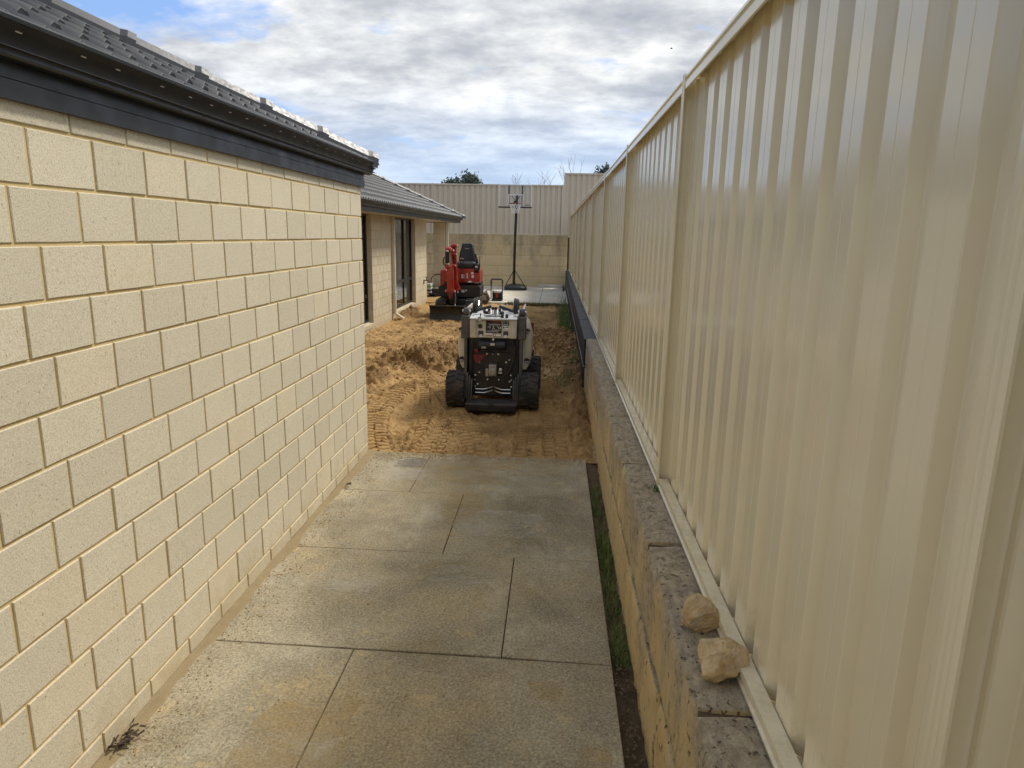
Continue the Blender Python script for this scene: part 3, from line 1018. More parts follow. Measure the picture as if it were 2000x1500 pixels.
# ---- front roof: individual concrete tiles on a hipped slope
TANP = 0.468
PITCH = math.atan(TANP)
roof = MB()
EX, EZ = -1.478, 2.372            # eave line
HY = 5.70
TW, TE = 0.300, 0.325             # tile cover width, exposure
def rp(x_in, y):                  # point on slope: x_in metres in from the eave (plan)
    return (EX - x_in, y, EZ + x_in * math.tan(PITCH))
deck_z = -0.035
V = [(EX, -2.2, EZ + deck_z), (EX, HY, EZ + deck_z), (EX - 4.2, HY - 4.2, EZ + 4.2 * TANP + deck_z), (EX - 4.2, -2.2, EZ + 4.2 * TANP + deck_z), (EX - 9, HY, EZ + deck_z), (EX - 5.0, HY - 4.2, EZ + 4.2 * TANP + deck_z)]
roofo = mesh_np('roof', V, [(0, 1, 2, 3), (1, 4, 5, 2)], TILE, house)
def tile_verts(w, l, nw=13, nl=2, lap=0.045):
    """profile across y (double roll), length up the slope along -x local; nose at x=0"""
    V, F = [], []
    prof = []
    for i in range(nw):
        t = i / (nw - 1)
        ph = (t * 2) % 1.0 if t < 1 else 1.0
        h = 0.042 * max(0.0, math.sin(math.pi * min(1, max(0, (ph - 0.42) / 0.58)))) ** 0.8
        prof.append((t * w, h))
    th = 0.016
    rows_ = [(0.010, None), (0.004, -th), (0.0, -0.004), (0.006, 0.0), (l * 0.5, 0.0), (l + lap, 0.0)]
    for (u, dz) in rows_:
        lift = 0.024 * (1 - u / (l + lap)) 
        for (y, h) in prof:
            V.append((-u, y, (-0.012 + lift) if dz is None else h + dz + lift))
    m = nw
    for r in range(len(rows_) - 1):
        for i in range(m - 1):
            F.append((r * m + i, r * m + i + 1, (r + 1) * m + i + 1, (r + 1) * m + i))
    return V, F
def tilemesh():
    V, F = tile_verts(TW - 0.002, TE)
    c, s = math.cos(PITCH), math.sin(PITCH)
    V = [(x * c - 0 * s, y, -x * s + z) for x, y, z in V]
    me = bpy.data.meshes.new('tile')
    me.from_pydata(V, [], F)
    me.materials.append(TILE)
    me.polygons.foreach_set('use_smooth', [True] * len(me.polygons))
    me.set_sharp_from_angle(angle=math.radians(50))
    return me
tme = tilemesh()
def clip_tile(y, ulen, r):
    pass
nt = 0
hl = house.location
for r in range(9):
    u = 0.010 + r * TE
    xin = u * math.cos(PITCH)
    ymax = HY - xin - 0.05
    y = HY - 0.30 - (0.0 if r % 2 else 0.15)
    j = 0
    while y > -1.6:
        if y + TW * 0.55 < ymax:
            o = link_mesh('tile', tme, roofo, (EX - xin - hl.x, y - hl.y, EZ + xin * math.tan(PITCH) - 0.006 - hl.z + random.uniform(-0.002, 0.002)))
            o.rotation_euler = (random.uniform(-0.006, 0.006), random.uniform(-0.004, 0.004), random.uniform(-0.006, 0.006))
            nt += 1
        y -= TW
# hip capping: overlapping angular caps
CAPMAT = simple('hip_cap_paint', (0.028, 0.029, 0.034), 0.42, 0, 0.15, 12)
def cap_mesh(L, slope_dir):
    # cross-section in (a = across, z) swept along local +x (up the hip)
    sec = [(-0.128, -0.085), (-0.112, -0.02), (-0.075, 0.028), (0.075, 0.028), (0.112, -0.02), (0.128, -0.085)]
    V, F = [], []
    for u, k, dz in ((0.0, 1.04, 0.014), (0.05, 1.04, 0.014), (0.09, 1.0, 0.003), (L + 0.05, 0.97, 0.0)):
        for a, z in sec: V.append((u, a * k, z + (dz if z > -0.05 else 0.0)))
    V += [(0.0, a * 1.02, z - 0.002) for a, z in sec]
    m = len(sec)
    for r in range(3):
        for i in range(m - 1):
            F.append((r * m + i, r * m + i + 1, (r + 1) * m + i + 1, (r + 1) * m + i))
    for i in range(m - 1):
        F.append((i, 4 * m + i, 4 * m + i + 1, i + 1))
    me = bpy.data.meshes.new('hip_cap')
    me.from_pydata(V, [], F)
    me.materials.append(CAPMAT)
    me.update()
    return me
hipdir = Vector((-1, -1, TANP)).normalized()
CAPL = 0.445
capm = cap_mesh(CAPL, hipdir)
def hip_matrix(dirv):
    zz = Vector((0, 0, 1))
    side = zz.cross(dirv).normalized()
    up = dirv.cross(side).normalized()
    return Matrix((dirv, side, up)).transposed()
start = Vector((EX - 0.04, HY - 0.04, EZ + 0.075))
R3 = hip_matrix(hipdir)
for i in range(12):
    p = start + hipdir * (i * CAPL - 0.02)
    o = link_mesh('hip_cap', capm, roofo, p - Vector(hl))
    o.rotation_euler = R3.to_euler()
# pointing bed beneath the caps
bed = MB()
q0, q1 = start + Vector((0, 0, -0.09)), start + hipdir * 5.6 + Vector((0, 0, -0.09))
sd_ = Vector((1, -1, 0)).normalized() * 0.10
bed.add([q0 - sd_, q0 + sd_, q0 + Vector((0, 0, 0.08)), q1 - sd_, q1 + sd_, q1 + Vector((0, 0, 0.08))], [(0, 1, 2), (3, 5, 4), (0, 2, 5, 3), (1, 4, 5, 2), (0, 3, 4, 1)])
bed.build('hip_bedding', GUTTER, roofo, smooth=False)

# ---- rear wing eave, roof
RGX, RFZ = -3.10, 2.20
YEND = 22.45
MB().box(RGX - 0.022, RGX, 5.61, YEND, RFZ, RFZ + 0.17).build('fascia', GUTTER, house, bevel=0.002)
MB().box(-7.5, RGX - 0.023, YEND - 0.022, YEND, RFZ, RFZ + 0.17).build('fascia', GUTTER, house, bevel=0.002)
gutter_L(RGX, RFZ + 0.085, 5.62, YEND, -7.5, house)
MB().box(-7.5, RGX - 0.024, 5.61, YEND - 0.024, RFZ + 0.015, RFZ + 0.035).build('soffit', SOFFIT, house, smooth=False)
ex2, ez2 = RGX + 0.055, RFZ + 0.165
hy2 = YEND + 0.06
V = [(ex2, 5.7, ez2 - 0.03), (ex2, hy2, ez2 - 0.03), (ex2 - 4, hy2 - 4, ez2 + 4 * TANP - 0.03), (ex2 - 4, 5.7, ez2 + 4 * TANP - 0.03), (ex2 - 8, hy2, ez2 - 0.03)]
roof2 = mesh_np('roof', V, [(0, 1, 2, 3), (1, 4, 2)], TILE, house)
tv, tf = tile_verts(TW - 0.002, TE, nw=9)
c_, s_ = math.cos(PITCH), math.sin(PITCH)
tv = np.array([(x * c_, y, -x * s_ + z) for x, y, z in tv])
AV, AF, nb = [], [], 0
for r in range(13):
    xin = (0.0 + r * TE) * math.cos(PITCH)
    y = hy2 - 0.3
    while y > 7.5:
        if y + TW * 0.5 < hy2 - xin:
            AV.append(tv + np.array((ex2 - xin, y, ez2 + xin * TANP)))
            AF += [tuple(nb + i for i in f) for f in tf]
            nb += len(tv)
        y -= TW
o = mesh_np('tiles', np.vstack(AV), AF, TILE, roof2, smooth=True, angle=50)
o['kind'] = 'stuff'
st2 = Vector((ex2 + 0.02, hy2 + 0.02, ez2 + 0.06))
for i in range(13):
    p = st2 + hipdir * (i * CAPL - 0.02)
    o = link_mesh('hip_cap', capm, roof2, p - Vector(hl))
    o.rotation_euler = R3.to_euler()
# brick patio pier at the far end with a cream pipe
pier = MB().box(-3.735, -3.385, 21.06, 21.40, -0.05, 2.215).build('pier', MORTAR, house, smooth=False)
pb = MB()
for k in range(13):
    z0 = -0.04 + k * C
    cuts = [(-3.74, -3.38)] if k % 2 else [(-3.74, -3.60), (-3.59, -3.38)]
    for a, b_ in cuts:
        pb.box(a, b_, 21.052, 21.10, z0, min(z0 + C - 0.01, 2.21))
    for a, b_ in ([(21.11, 21.405)] if k % 2 else [(21.11, 21.24), (21.25, 21.405)]):
        pb.box(-3.43, -3.378, a, b_, z0, min(z0 + C - 0.01, 2.21))
o = pb.build('bricks', BRICK_FAR, pier, smooth=False)
o['kind'] = 'stuff'
MB().box(-3.372, -3.29, 21.10, 21.18, 0.0, 2.21).build('downpipe', CREAMTRIM, house, bevel=0.008)

# ================================================================== SIDE RETAINING WALL
rw = empty('retaining_wall', (0.395, 3.0, 0), 'low limestone block retaining wall, black-painted beyond the loader, under the cream fence', 'wall')
def block_mesh(L, H, D, seed, mat, amp=0.006):
    """x 0..D, y 0..L, z 0..H, weathered arrises"""
    nxb, nyb, nzb = 6, max(8, int(L / 0.035)), max(4, int(H / 0.035))
    V, F = [], []
    index = {}
    def vid(i, j, k):
        key = (i, j, k)
        if key not in index:
            x, y, z = D * i / nxb, L * j / nyb, H * k / nzb
            ex = sum((i in (0, nxb), j in (0, nyb), k in (0, nzb)))
            nz_ = float(vnoise(y * 9 + x * 7, z * 9 + x * 3, seed)) + 0.6 * float(vnoise(y * 26 + x * 21, z * 26 - x * 11, seed + 5))
            cx, cy, cz = (0.5 - i / nxb), (0.5 - j / nyb), (0.5 - k / nzb)
            a = amp * (0.6 * nz_)
            if ex >= 2:
                a += amp * (0.9 + 0.7 * abs(nz_))
            if i in (0, nxb): x += math.copysign(a, cx)
            if j in (0, nyb): y += math.copysign(a * 0.6 + 0.002, cy)
            if k in (0, nzb): z += math.copysign(a * (0.7 if k else 0.4), cz)
            index[key] = len(V)
            V.append((x, y, z))
        return index[key]
    for j in range(nyb):
        for k in range(nzb):
            F.append((vid(0, j, k), vid(0, j, k + 1), vid(0, j + 1, k + 1), vid(0, j + 1, k)))
            F.append((vid(nxb, j, k), vid(nxb, j + 1, k), vid(nxb, j + 1, k + 1), vid(nxb, j, k + 1)))
    for i in range(nxb):
        for k in range(nzb):
            F.append((vid(i, 0, k), vid(i + 1, 0, k), vid(i + 1, 0, k + 1), vid(i, 0, k + 1)))
            F.append((vid(i, nyb, k), vid(i, nyb, k + 1), vid(i + 1, nyb, k + 1), vid(i + 1, nyb, k)))
        for j in range(nyb):
            F.append((vid(i, j, nzb), vid(i + 1, j, nzb), vid(i + 1, j + 1, nzb), vid(i, j + 1, nzb)))
    me = bpy.data.meshes.new('block')
    me.from_pydata(V, [], F)
    me.materials.append(mat)
    me.polygons.foreach_set('use_smooth', [True] * len(me.polygons))
    me.set_sharp_from_angle(angle=math.radians(55))
    return me
RWX, RTOP = 0.395, 0.658
variants = [block_mesh(0.99, 0.335, 0.345, s, LIME, 0.009) for s in range(4)]
vblack = [block_mesh(0.992, 0.335, 0.345, s + 20, LIME_BLACK, 0.004) for s in range(2)]
for row in range(3):
    zt = RTOP - 0.335 - row * 0.342
    y = -1.40 + (0.0 if row % 2 == 0 else 0.52)
    i = 0
    while y < 24.6:
        if y > 8.15:
            break
        L = 1.0
        if y + 1.0 > 8.22:
            me = block_mesh(max(0.1, 8.22 - y - 0.006), 0.335, 0.345, 99 + row, LIME, 0.009)
        else:
            me = variants[(i + row) % 4]
        o = link_mesh('block', me, rw, Vector((RWX + random.uniform(-0.004, 0.004), y, zt + random.uniform(-0.003, 0.003))) - Vector(rw.location))
        o.rotation_euler = (random.uniform(-0.003, 0.003), random.uniform(-0.004, 0.004), random.uniform(-0.004, 0.004))
        y += L
        i += 1
    y = 8.225 - (0.0 if row % 2 == 0 else 0.0)
    while y < 24.9:
        L = min(1.0, 24.98 - y)
        me = vblack[i % 2]
        o = link_mesh('block', me, rw, Vector((RWX + 0.001 - 0.02 * (row < 3), y, zt - 0.012)) - Vector(rw.location))
        if L < 0.99: o.scale = (1, L, 1)
        y += 1.0
        i += 1
MB().box(RWX - 0.0175, RWX + 0.03, 8.24, 24.95, RTOP - 0.012 - 0.343, RTOP - 0.012 - 0.333).build('mortar_joint', PAVE, rw, smooth=False)
# mortar core behind the joints
MB().box(RWX + 0.02, RWX + 0.335, -1.5, 24.96, -0.42, RTOP - 0.02).build('mortar', SOIL, rw, smooth=False)

# ================================================================== SIDE FENCE
FZ0, FZ1 = 0.662, 2.545
fence = empty('steel_fence', (0.575, 3.235, FZ0), 'tall cream corrugated steel fence along the right side', 'fence')
FX, FS = 0.575, -0.003           # face x at y=0 and drift per metre
def fx_at(y): return FX + FS * y
P_IN, P_DEPTH = 0.195, 0.026
def sheet_profile(y0, y1, P_D=P_DEPTH):
    pts = []
    y = y0
    while y < y1 - 0.001:
        seq = [(0.0, 0.0), (0.048, 0.0), (0.050, 0.0006), (0.054, 0.0006), (0.056, 0.0), (0.104, 0.0), (0.108, 0.002), (0.122, P_D - 0.002), (0.126, P_D), (0.170, P_D), (0.174, P_D - 0.002), (0.191, 0.002)]
        for a, d in seq:
            if y + a < y1 - 0.0005: pts.append((y + a, d))
        y += P_IN
    pts.append((y1, 0.0))
    return pts
def sheet(name, y0, y1, z0, z1, mat, parent, xf, flip=False):
    pr = sheet_profile(y0, y1)
    V, F = [], []
    for i, (y, d) in enumerate(pr):
        V += [(xf(y) + d, y, z0), (xf(y) + d, y, z1)]
        if i: F.append((2 * i - 2, 2 * i - 1, 2 * i + 1, 2 * i))
    o = mesh_np(name, V, F, mat, parent)
    sol = o.modifiers.new('thickness', 'SOLIDIFY')
    sol.thickness = 0.0008
    sol.offset = 0
    return o
PY = [3.235 + 2.38 * i for i in range(-3, 10)]
def post_profile(y, x):
    """fluted channel post, plan ring"""
    w = 0.052
    f0 = x - 0.030
    h = w / 2
    return [(f0, y - h), (f0 - 0.001, y - h + 0.012), (f0 + 0.002, y - h + 0.016), (f0 + 0.002, y - h + 0.020), (f0 - 0.001, y - h + 0.024), (f0 - 0.001, y + h - 0.024), (f0 + 0.002, y + h - 0.020), (f0 + 0.002, y + h - 0.016), (f0 - 0.001, y + h - 0.012), (f0, y + h), (f0 + 0.005, y + h), (f0 + 0.005, y + 0.002), (x + 0.066, y + 0.002), (x + 0.066, y + h), (x + 0.070, y + h), (x + 0.070, y - h), (x + 0.066, y - h), (x + 0.066, y - 0.002), (f0 + 0.005, y - 0.002), (f0 + 0.005, y - h)]
for y in PY:
    x = fx_at(y)
    MB().prism(post_profile(y, x), 'z', FZ0 - 0.0, FZ1 + 0.018).build('post', FENCE, fence, smooth=True, angle=15)
def rail_top(y0, y1):
    pr = [(-0.022, -0.052), (-0.020, -0.052), (-0.018, -0.020), (-0.010, -0.014), (-0.018, -0.008), (-0.022, -0.002), (-0.022, 0.008), (0.046, 0.008), (0.046, -0.052), (0.042, -0.052), (0.042, 0.002), (-0.012, 0.002), (-0.014, -0.004), (-0.026, -0.022)]
    V, F = [], []
    pr = [(-0.026, -0.048), (-0.028, -0.022), (-0.020, -0.016), (-0.020, -0.008), (-0.028, -0.002), (-0.026, 0.010), (0.068, 0.010), (0.070, -0.048), (0.062, -0.048), (0.062, 0.0), (-0.014, 0.0), (-0.018, -0.048)]
    n = len(pr)
    for y in (y0, y1):
        for a, z in pr: V.append((fx_at(y) + a, y, FZ1 + z))
    F = [(i, n + i, n + (i + 1) % n, (i + 1) % n) for i in range(n)] + [tuple(range(n)), tuple(range(2 * n - 1, n - 1, -1))]
    mesh_np('top_rail', V, F, FENCE, fence, smooth=True, angle=15)
def rail_bottom(y0, y1):
    pr = [(-0.026, 0.048), (-0.028, 0.030), (-0.021, 0.025), (-0.021, 0.018), (-0.030, 0.012), (-0.028, 0.0), (0.052, 0.0), (0.053, 0.030), (0.046, 0.030), (0.046, 0.010), (0.016, 0.010), (0.017, 0.046)]
    n = len(pr)
    V = []
    for y in (y0, y1):
        for a, z in pr: V.append((fx_at(y) + a, y, FZ0 + z))
    F = [(i, (i + 1) % n, n + (i + 1) % n, n + i) for i in range(n)] + [tuple(range(n))[::-1], tuple(range(n, 2 * n))]
    mesh_np('bottom_rail', V, F, FENCE, fence, smooth=True, angle=15)
for a, b_ in zip(PY[:-1], PY[1:]):
    rail_top(a + 0.027, b_ - 0.027)
    rail_bottom(a + 0.027, b_ - 0.027)
    L = (b_ - a - 0.012) / 3
    for k in range(3):
        y0 = a + 0.006 + k * L
        sheet('sheet', y0 + (0.0 if k == 0 else 0.0), y0 + L - 0.0005, FZ0 + 0.012, FZ1 - 0.004, FENCE, fence, lambda y: fx_at(y) + 0.020)

# ================================================================== REAR RETAINING WALL + FENCES
bw = empty('retaining_wall', (-2.5, 25.0, 0), 'high stained limestone block wall across the back of the yard', 'wall')
bvar = [block_mesh(0.99, 0.365, 0.3, s + 40, LIME_BACK, 0.006) for s in range(4)]
for row in range(5):
    z0 = 1.88 - 0.372 * (row + 1)
    x = -6.6 + (0.5 if row % 2 else 0.05)
    i = 0
    while x < 0.42:
        L = min(1.0, 0.415 - x)
        if L > 0.12:
            o = link_mesh('block', bvar[(i * 3 + row) % 4], bw, Vector((x + (1.0 if L >= 0.999 else L), 25.0 + random.uniform(-0.006, 0.006), z0)) - Vector(bw.location))
            o.rotation_euler = (0, 0, math.radians(90))
            if L < 0.999: o.scale = (1, L, 1)
        x += 1.0
        i += 1
MB().box(-6.5, 0.41, 25.015, 25.29, -0.3, 1.874).build('mortar', MORTAR, bw, smooth=False)
def back_fence(x0, x1, z0, z1, label, posts):
    f = empty('steel_fence', (x0, 25.06, z0), label, 'fence')
    Yf = 25.06
    for px_ in posts:
        MB().box(px_ - 0.03, px_ + 0.03, Yf - 0.035, Yf + 0.05, z0 - 0.01, z1 + 0.015).build('post', FENCE_BACK, f, bevel=0.003)
    for a, b_ in zip(posts[:-1], posts[1:]):
        MB().box(a + 0.031, b_ - 0.031, Yf - 0.028, Yf + 0.045, z1 - 0.045, z1 + 0.008).build('top_rail', FENCE_BACK, f, bevel=0.003)
        MB().box(a + 0.031, b_ - 0.031, Yf - 0.028, Yf + 0.045, z0, z0 + 0.045).build('bottom_rail', FENCE_BACK, f, bevel=0.003)
        L = (b_ - a - 0.062) / 3
        for k in range(3):
            s0 = a + 0.031 + k * L
            pr = sheet_profile(s0, s0 + L - 0.0005, 0.036)
            V, F = [], []
            for i, (t, d) in enumerate(pr):
                V += [(t, Yf + d, z0 + 0.03), (t, Yf + d, z1 - 0.02)]
                if i: F.append((2 * i - 2, 2 * i, 2 * i + 1, 2 * i - 1))
            mesh_np('sheet', V, F, FENCE_BACK, f)
    return f
back_fence(-6.9, 0.19, 1.872, 3.60, 'taupe corrugated steel fence on top of the rear limestone wall', [-6.85, -4.47, -2.09, 0.19])
back_fence(0.25, 5.0, 1.80, 4.01, 'higher taupe steel fence beyond the end of the cream fence', [0.252, 2.65, 5.03])

# ================================================================== OBJECTS
# ---------------------------------------------------------------- mini loader
LO = Vector((-0.648, 7.35, 0.0))
ld = empty('mini_loader', LO, 'small champagne and black wheeled mini loader seen from behind on the sand', 'loader')
def L3(*p): return (LO.x + p[0], LO.y + p[1], LO.z + p[2])
class LB(MB):
    """mesh builder in loader coordinates (x right, y forward, z up)"""
    org = LO
    def build(s, name, mat, parent=None, **k):
        s.v = [(x + s.org.x, y + s.org.y, z + s.org.z) for x, y, z in s.v]
        return MB.build(s, name, mat, parent, **k)

def tyre_at(cls, parent, cx, cy, cz, R, W, side, lugs=15):
    t = cls()
    h = W / 2
    prof = [(R * 0.58, -h * 0.80), (R * 0.70, -h * 0.98), (R * 0.86, -h * 1.0), (R * 0.93, -h * 0.88), (R * 0.945, -h * 0.4), (R * 0.95, 0), (R * 0.945, h * 0.4), (R * 0.93, h * 0.88), (R * 0.86, h * 1.0), (R * 0.70, h * 0.98), (R * 0.58, h * 0.80)]
    t.lathe(prof, (cx, cy, cz), 'x', 48)
    for k in range(lugs):
        for sd2 in (-1, 1):
            a0 = 2 * math.pi * (k + (0.5 if sd2 > 0 else 0)) / lugs
            V = []
            # lug bar: near the centre line -> shoulder -> down the sidewall
            st_ = [(0.10, 0.995, -0.020), (-0.12 * 0 + 0.45, 1.0, 0.03), (0.90, 0.985, 0.10), (1.03, 0.90, 0.115)]
            wd = 0.105
            for (tx, rr, da) in st_:
                for (r_, e) in ((rr, -1), (rr, 1), (rr - 0.075, 1.35), (rr - 0.075, -1.35)):
                    a = a0 + da * 1.2 + e * wd * 0.55
                    V.append((cx + sd2 * tx * h, cy + math.cos(a) * R * r_, cz + math.sin(a) * R * r_))
            F = []
            for i in range(len(st_) - 1):
                for e in range(4):
                    q = (i * 4 + e, i * 4 + (e + 1) % 4, (i + 1) * 4 + (e + 1) % 4, (i + 1) * 4 + e)
                    F.append(q if sd2 < 0 else q[::-1])
            e0 = (0, 1, 2, 3); e1 = tuple((len(st_) - 1) * 4 + e for e in (3, 2, 1, 0))
            F += [e0[::-1] if sd2 < 0 else e0, e1[::-1] if sd2 < 0 else e1]
            t.add(V, F)
    o = t.build('tyre', RUBBER, parent, angle=30)
    r = cls()
    xo = cx + side * h * 0.55
    r.lathe([(0.012, side * 0.0), (R * 0.30, side * 0.0), (R * 0.36, side * 0.012), (R * 0.52, side * 0.030), (R * 0.60, side * 0.040), (R * 0.60, -side * h * 1.2)], (xo, cy, cz), 'x', 28)
    r.build('rim', CREAMPAINT if cls is LB else BLACKSTEEL, o)
    return o
for sx in (-1, 1):
    tyre_at(LB, ld, sx * 0.405, 0.0, 0.183, 0.207, 0.205, sx)
    tyre_at(LB, ld, sx * 0.405, 0.80, 0.228, 0.207, 0.205, sx)

# chassis tub and rear plate
LB().box(-0.285, 0.285, 0.03, 1.05, 0.10, 0.78).build('chassis', BLACKSTEEL, ld, bevel=0.01)
LB().prism([(-0.272, 0.13), (0.272, 0.13), (0.272, 0.60), (-0.272, 0.60)], 'y', 0.012, 0.029).build('rear_plate', BLACKSTEEL, ld, bevel=0.003)
for sx in (-1, 1):
    a, b_ = (0.285, 0.318)
    up = LB()
    up.prism([(-0.10, 0.10), (0.10, 0.10), (0.12, 0.55), (0.14, 0.99), (-0.02, 1.0), (-0.045, 0.78), (-0.06, 0.45)], 'x', min(sx * a, sx * b_), max(sx * a, sx * b_))
    up.build('side_plate', DARKGREY, ld, bevel=0.004)
    hd = LB()
    a, b_ = 0.262, 0.352
    hd.prism([(-0.055, 0.755), (0.12, 0.755), (0.14, 1.0), (-0.03, 1.0)], 'x', min(sx * a, sx * b_), max(sx * a, sx * b_))
    hd.build('tower_head', DARKGREY, ld, bevel=0.010)
    # ribbed lower leg guards
    for q in range(3):
        x0 = sx * (0.232 + q * 0.023)
        LB().prism([(-0.115, 0.085), (-0.03, 0.085), (-0.02, 0.31 + 0.035 * q), (-0.065, 0.31 + 0.035 * q), (-0.115, 0.22)], 'x', x0 - 0.009, x0 + 0.009).build('leg_guard', DARKGREY, ld, bevel=0.003)
# console
co = LB()
co.prism([(-0.255, -0.075), (-0.195, -0.075), (-0.165, -0.050), (0.165, -0.050), (0.195, -0.075), (0.255, -0.075), (0.255, 0.34), (-0.255, 0.34)], 'z', 0.765, 0.965)
con = co.build('console', CREAMPAINT, ld, bevel=0.012, seg=3)
LB().prism([(-0.085, 0.966), (-0.085, 0.985), (0.10, 1.005), (0.36, 1.035), (0.42, 1.03), (0.42, 0.966)], 'x', -0.258, 0.258).build('deck', DECK, ld, bevel=0.010, seg=3)
for sx in (-1, 1):
    # console pockets and latches
    LB().box(sx * 0.135 - 0.028, sx * 0.135 + 0.028, -0.054, -0.044, 0.79, 0.845).build('latch_recess', DARKGREY, con, bevel=0.006)
    LB().prism([(-0.060, 0.775), (-0.048, 0.83), (-0.044, 0.83), (-0.044, 0.775)], 'x', sx * 0.135 - 0.017, sx * 0.135 + 0.017).build('latch', DECK, con, bevel=0.003)
LB().cyl((-0.143, -0.056, 0.893), (-0.143, -0.040, 0.893), 0.024, n=24).build('horn_hole', BLACKSTEEL, con)
# warning label: black panel, red heading, white pictures
y_ = -0.0525
LB().box(-0.083, 0.090, y_, y_ + 0.004, 0.822, 0.957).build('warning_label', PLASTIC, con)
lb = LB(); lb.box(-0.080, 0.088, y_ - 0.0012, y_ + 0.002, 0.936, 0.955); lb.build('label_heading', MAROON, con)
w = LB()
for (a, b_, c_2, d_2) in ((-0.075, -0.020, 0.941, 0.950), (-0.05, 0.08, 0.918, 0.921), (-0.05, 0.07, 0.908, 0.911), (-0.02, 0.08, 0.854, 0.858), (-0.07, 0.05, 0.843, 0.846), (-0.07, 0.06, 0.834, 0.837),
                          (-0.062, -0.048, 0.885, 0.890), (-0.040, -0.034, 0.872, 0.897), (-0.045, -0.030, 0.892, 0.896), (-0.004, 0.004, 0.882, 0.900), (-0.012, 0.016, 0.872, 0.877), (0.040, 0.048, 0.890, 0.898), (0.048, 0.056, 0.882, 0.890), (0.056, 0.066, 0.872, 0.880), (0.070, 0.078, 0.872, 0.893)):
    w.box(a, b_, y_ - 0.0012, y_ + 0.001, c_2, d_2)
w.build('label_print', WHITE, con, smooth=False)
LB().box(0.098, 0.168, y_, y_ + 0.004, 0.905, 0.957).build('warning_label', PLASTIC, con)
w = LB()
for (a, b_, c_2, d_2) in ((0.102, 0.132, 0.946, 0.949), (0.102, 0.126, 0.937, 0.940), (0.145, 0.155, 0.936, 0.950), (0.102, 0.160, 0.914, 0.920)): w.box(a, b_, y_ - 0.0012, y_ + 0.001, c_2, d_2)
w.build('label_print', WHITE, con, smooth=False)
LB().box(0.098, 0.168, y_ + 0.0005, y_ + 0.004, 0.866, 0.902).build('pale_label', WHITE, con)
w = LB(); w.cyl((0.112, y_ - 0.001, 0.884), (0.112, y_ + 0.002, 0.884), 0.010); w.box(0.132, 0.164, y_ - 0.0008, y_ + 0.002, 0.884, 0.894); w.build('label_print', PLASTIC, con)
LB().box(-0.083, -0.012, y_, y_ + 0.004, 0.788, 0.816).build('white_label', WHITE, con)
LB().box(-0.080, -0.016, y_ - 0.001, y_ + 0.002, 0.790, 0.798).build('label_print', MAROON, con)
LB().box(-0.004, 0.090, y_, y_ + 0.004, 0.784, 0.816).build('white_label', MAROON, con)
LB().box(0.026, 0.084, y_ - 0.001, y_ + 0.002, 0.788, 0.812).build('label_print', WHITE, con)
LB().cyl((0.012, y_ - 0.001, 0.800), (0.012, y_ + 0.002, 0.800), 0.011).build('label_print', WHITE, con)
# bulging side hoods
for sx in (-1, 1):
    n, V, F = 16, [], []
    for iy, (yy0, k) in enumerate(((0.10, 0.0), (0.105, 0.55), (0.14, 0.9), (0.22, 1.0), (0.62, 1.0), (0.74, 0.85), (0.78, 0.4), (0.79, 0.0))):
        for i in range(n + 1):
            t = i / n
            z = 0.40 + 0.52 * t
            bul = (max(0.0, math.sin(math.pi * min(1, 0.03 + t * 0.97))) ** 0.28) * (1.0 - 0.38 * (max(0, t - 0.6) / 0.4) ** 1.6)
            V.append((sx * (0.318 + 0.098 * bul * (0.35 + 0.65 * k)), yy0, z))
    for iy in range(7):
        for i in range(n):
            q = (iy * (n + 1) + i, iy * (n + 1) + i + 1, (iy + 1) * (n + 1) + i + 1, (iy + 1) * (n + 1) + i)
            F.append(q if sx < 0 else q[::-1])
    base = len(V)
    for i in range(n + 1): V.append((sx * 0.318, 0.10, 0.40 + 0.52 * i / n))
    for i in range(n):
        q = (i, base + i, base + i + 1, i + 1)
        F.append(q if sx < 0 else q[::-1])
    hood = LB(); hood.add(V, F)
    ho = hood.build('side_hood', CREAMPAINT, ld, angle=50)
    for z in (0.83, 0.50):
        d = LB()
        d.lathe([(0.0, 0), (0.020, 0.001), (0.028, 0.006), (0.031, 0.003), (0.031, -0.01)], (0, 0, 0), 'y', 20)
        d.v = [(sx * (0.364 + 0.0) + x * 1.0, 0.098 - yv, z + zz * 0.95) for x, yv, zz in d.v]
        d.build('hood_recess', DARKGREY, ho)
        LB().obox((sx * 0.366, 0.094, z - 0.012), (0.046, 0.012, 0.010), (0.3, 0, 0)).build('hood_catch', DECK, ho, bevel=0.003)
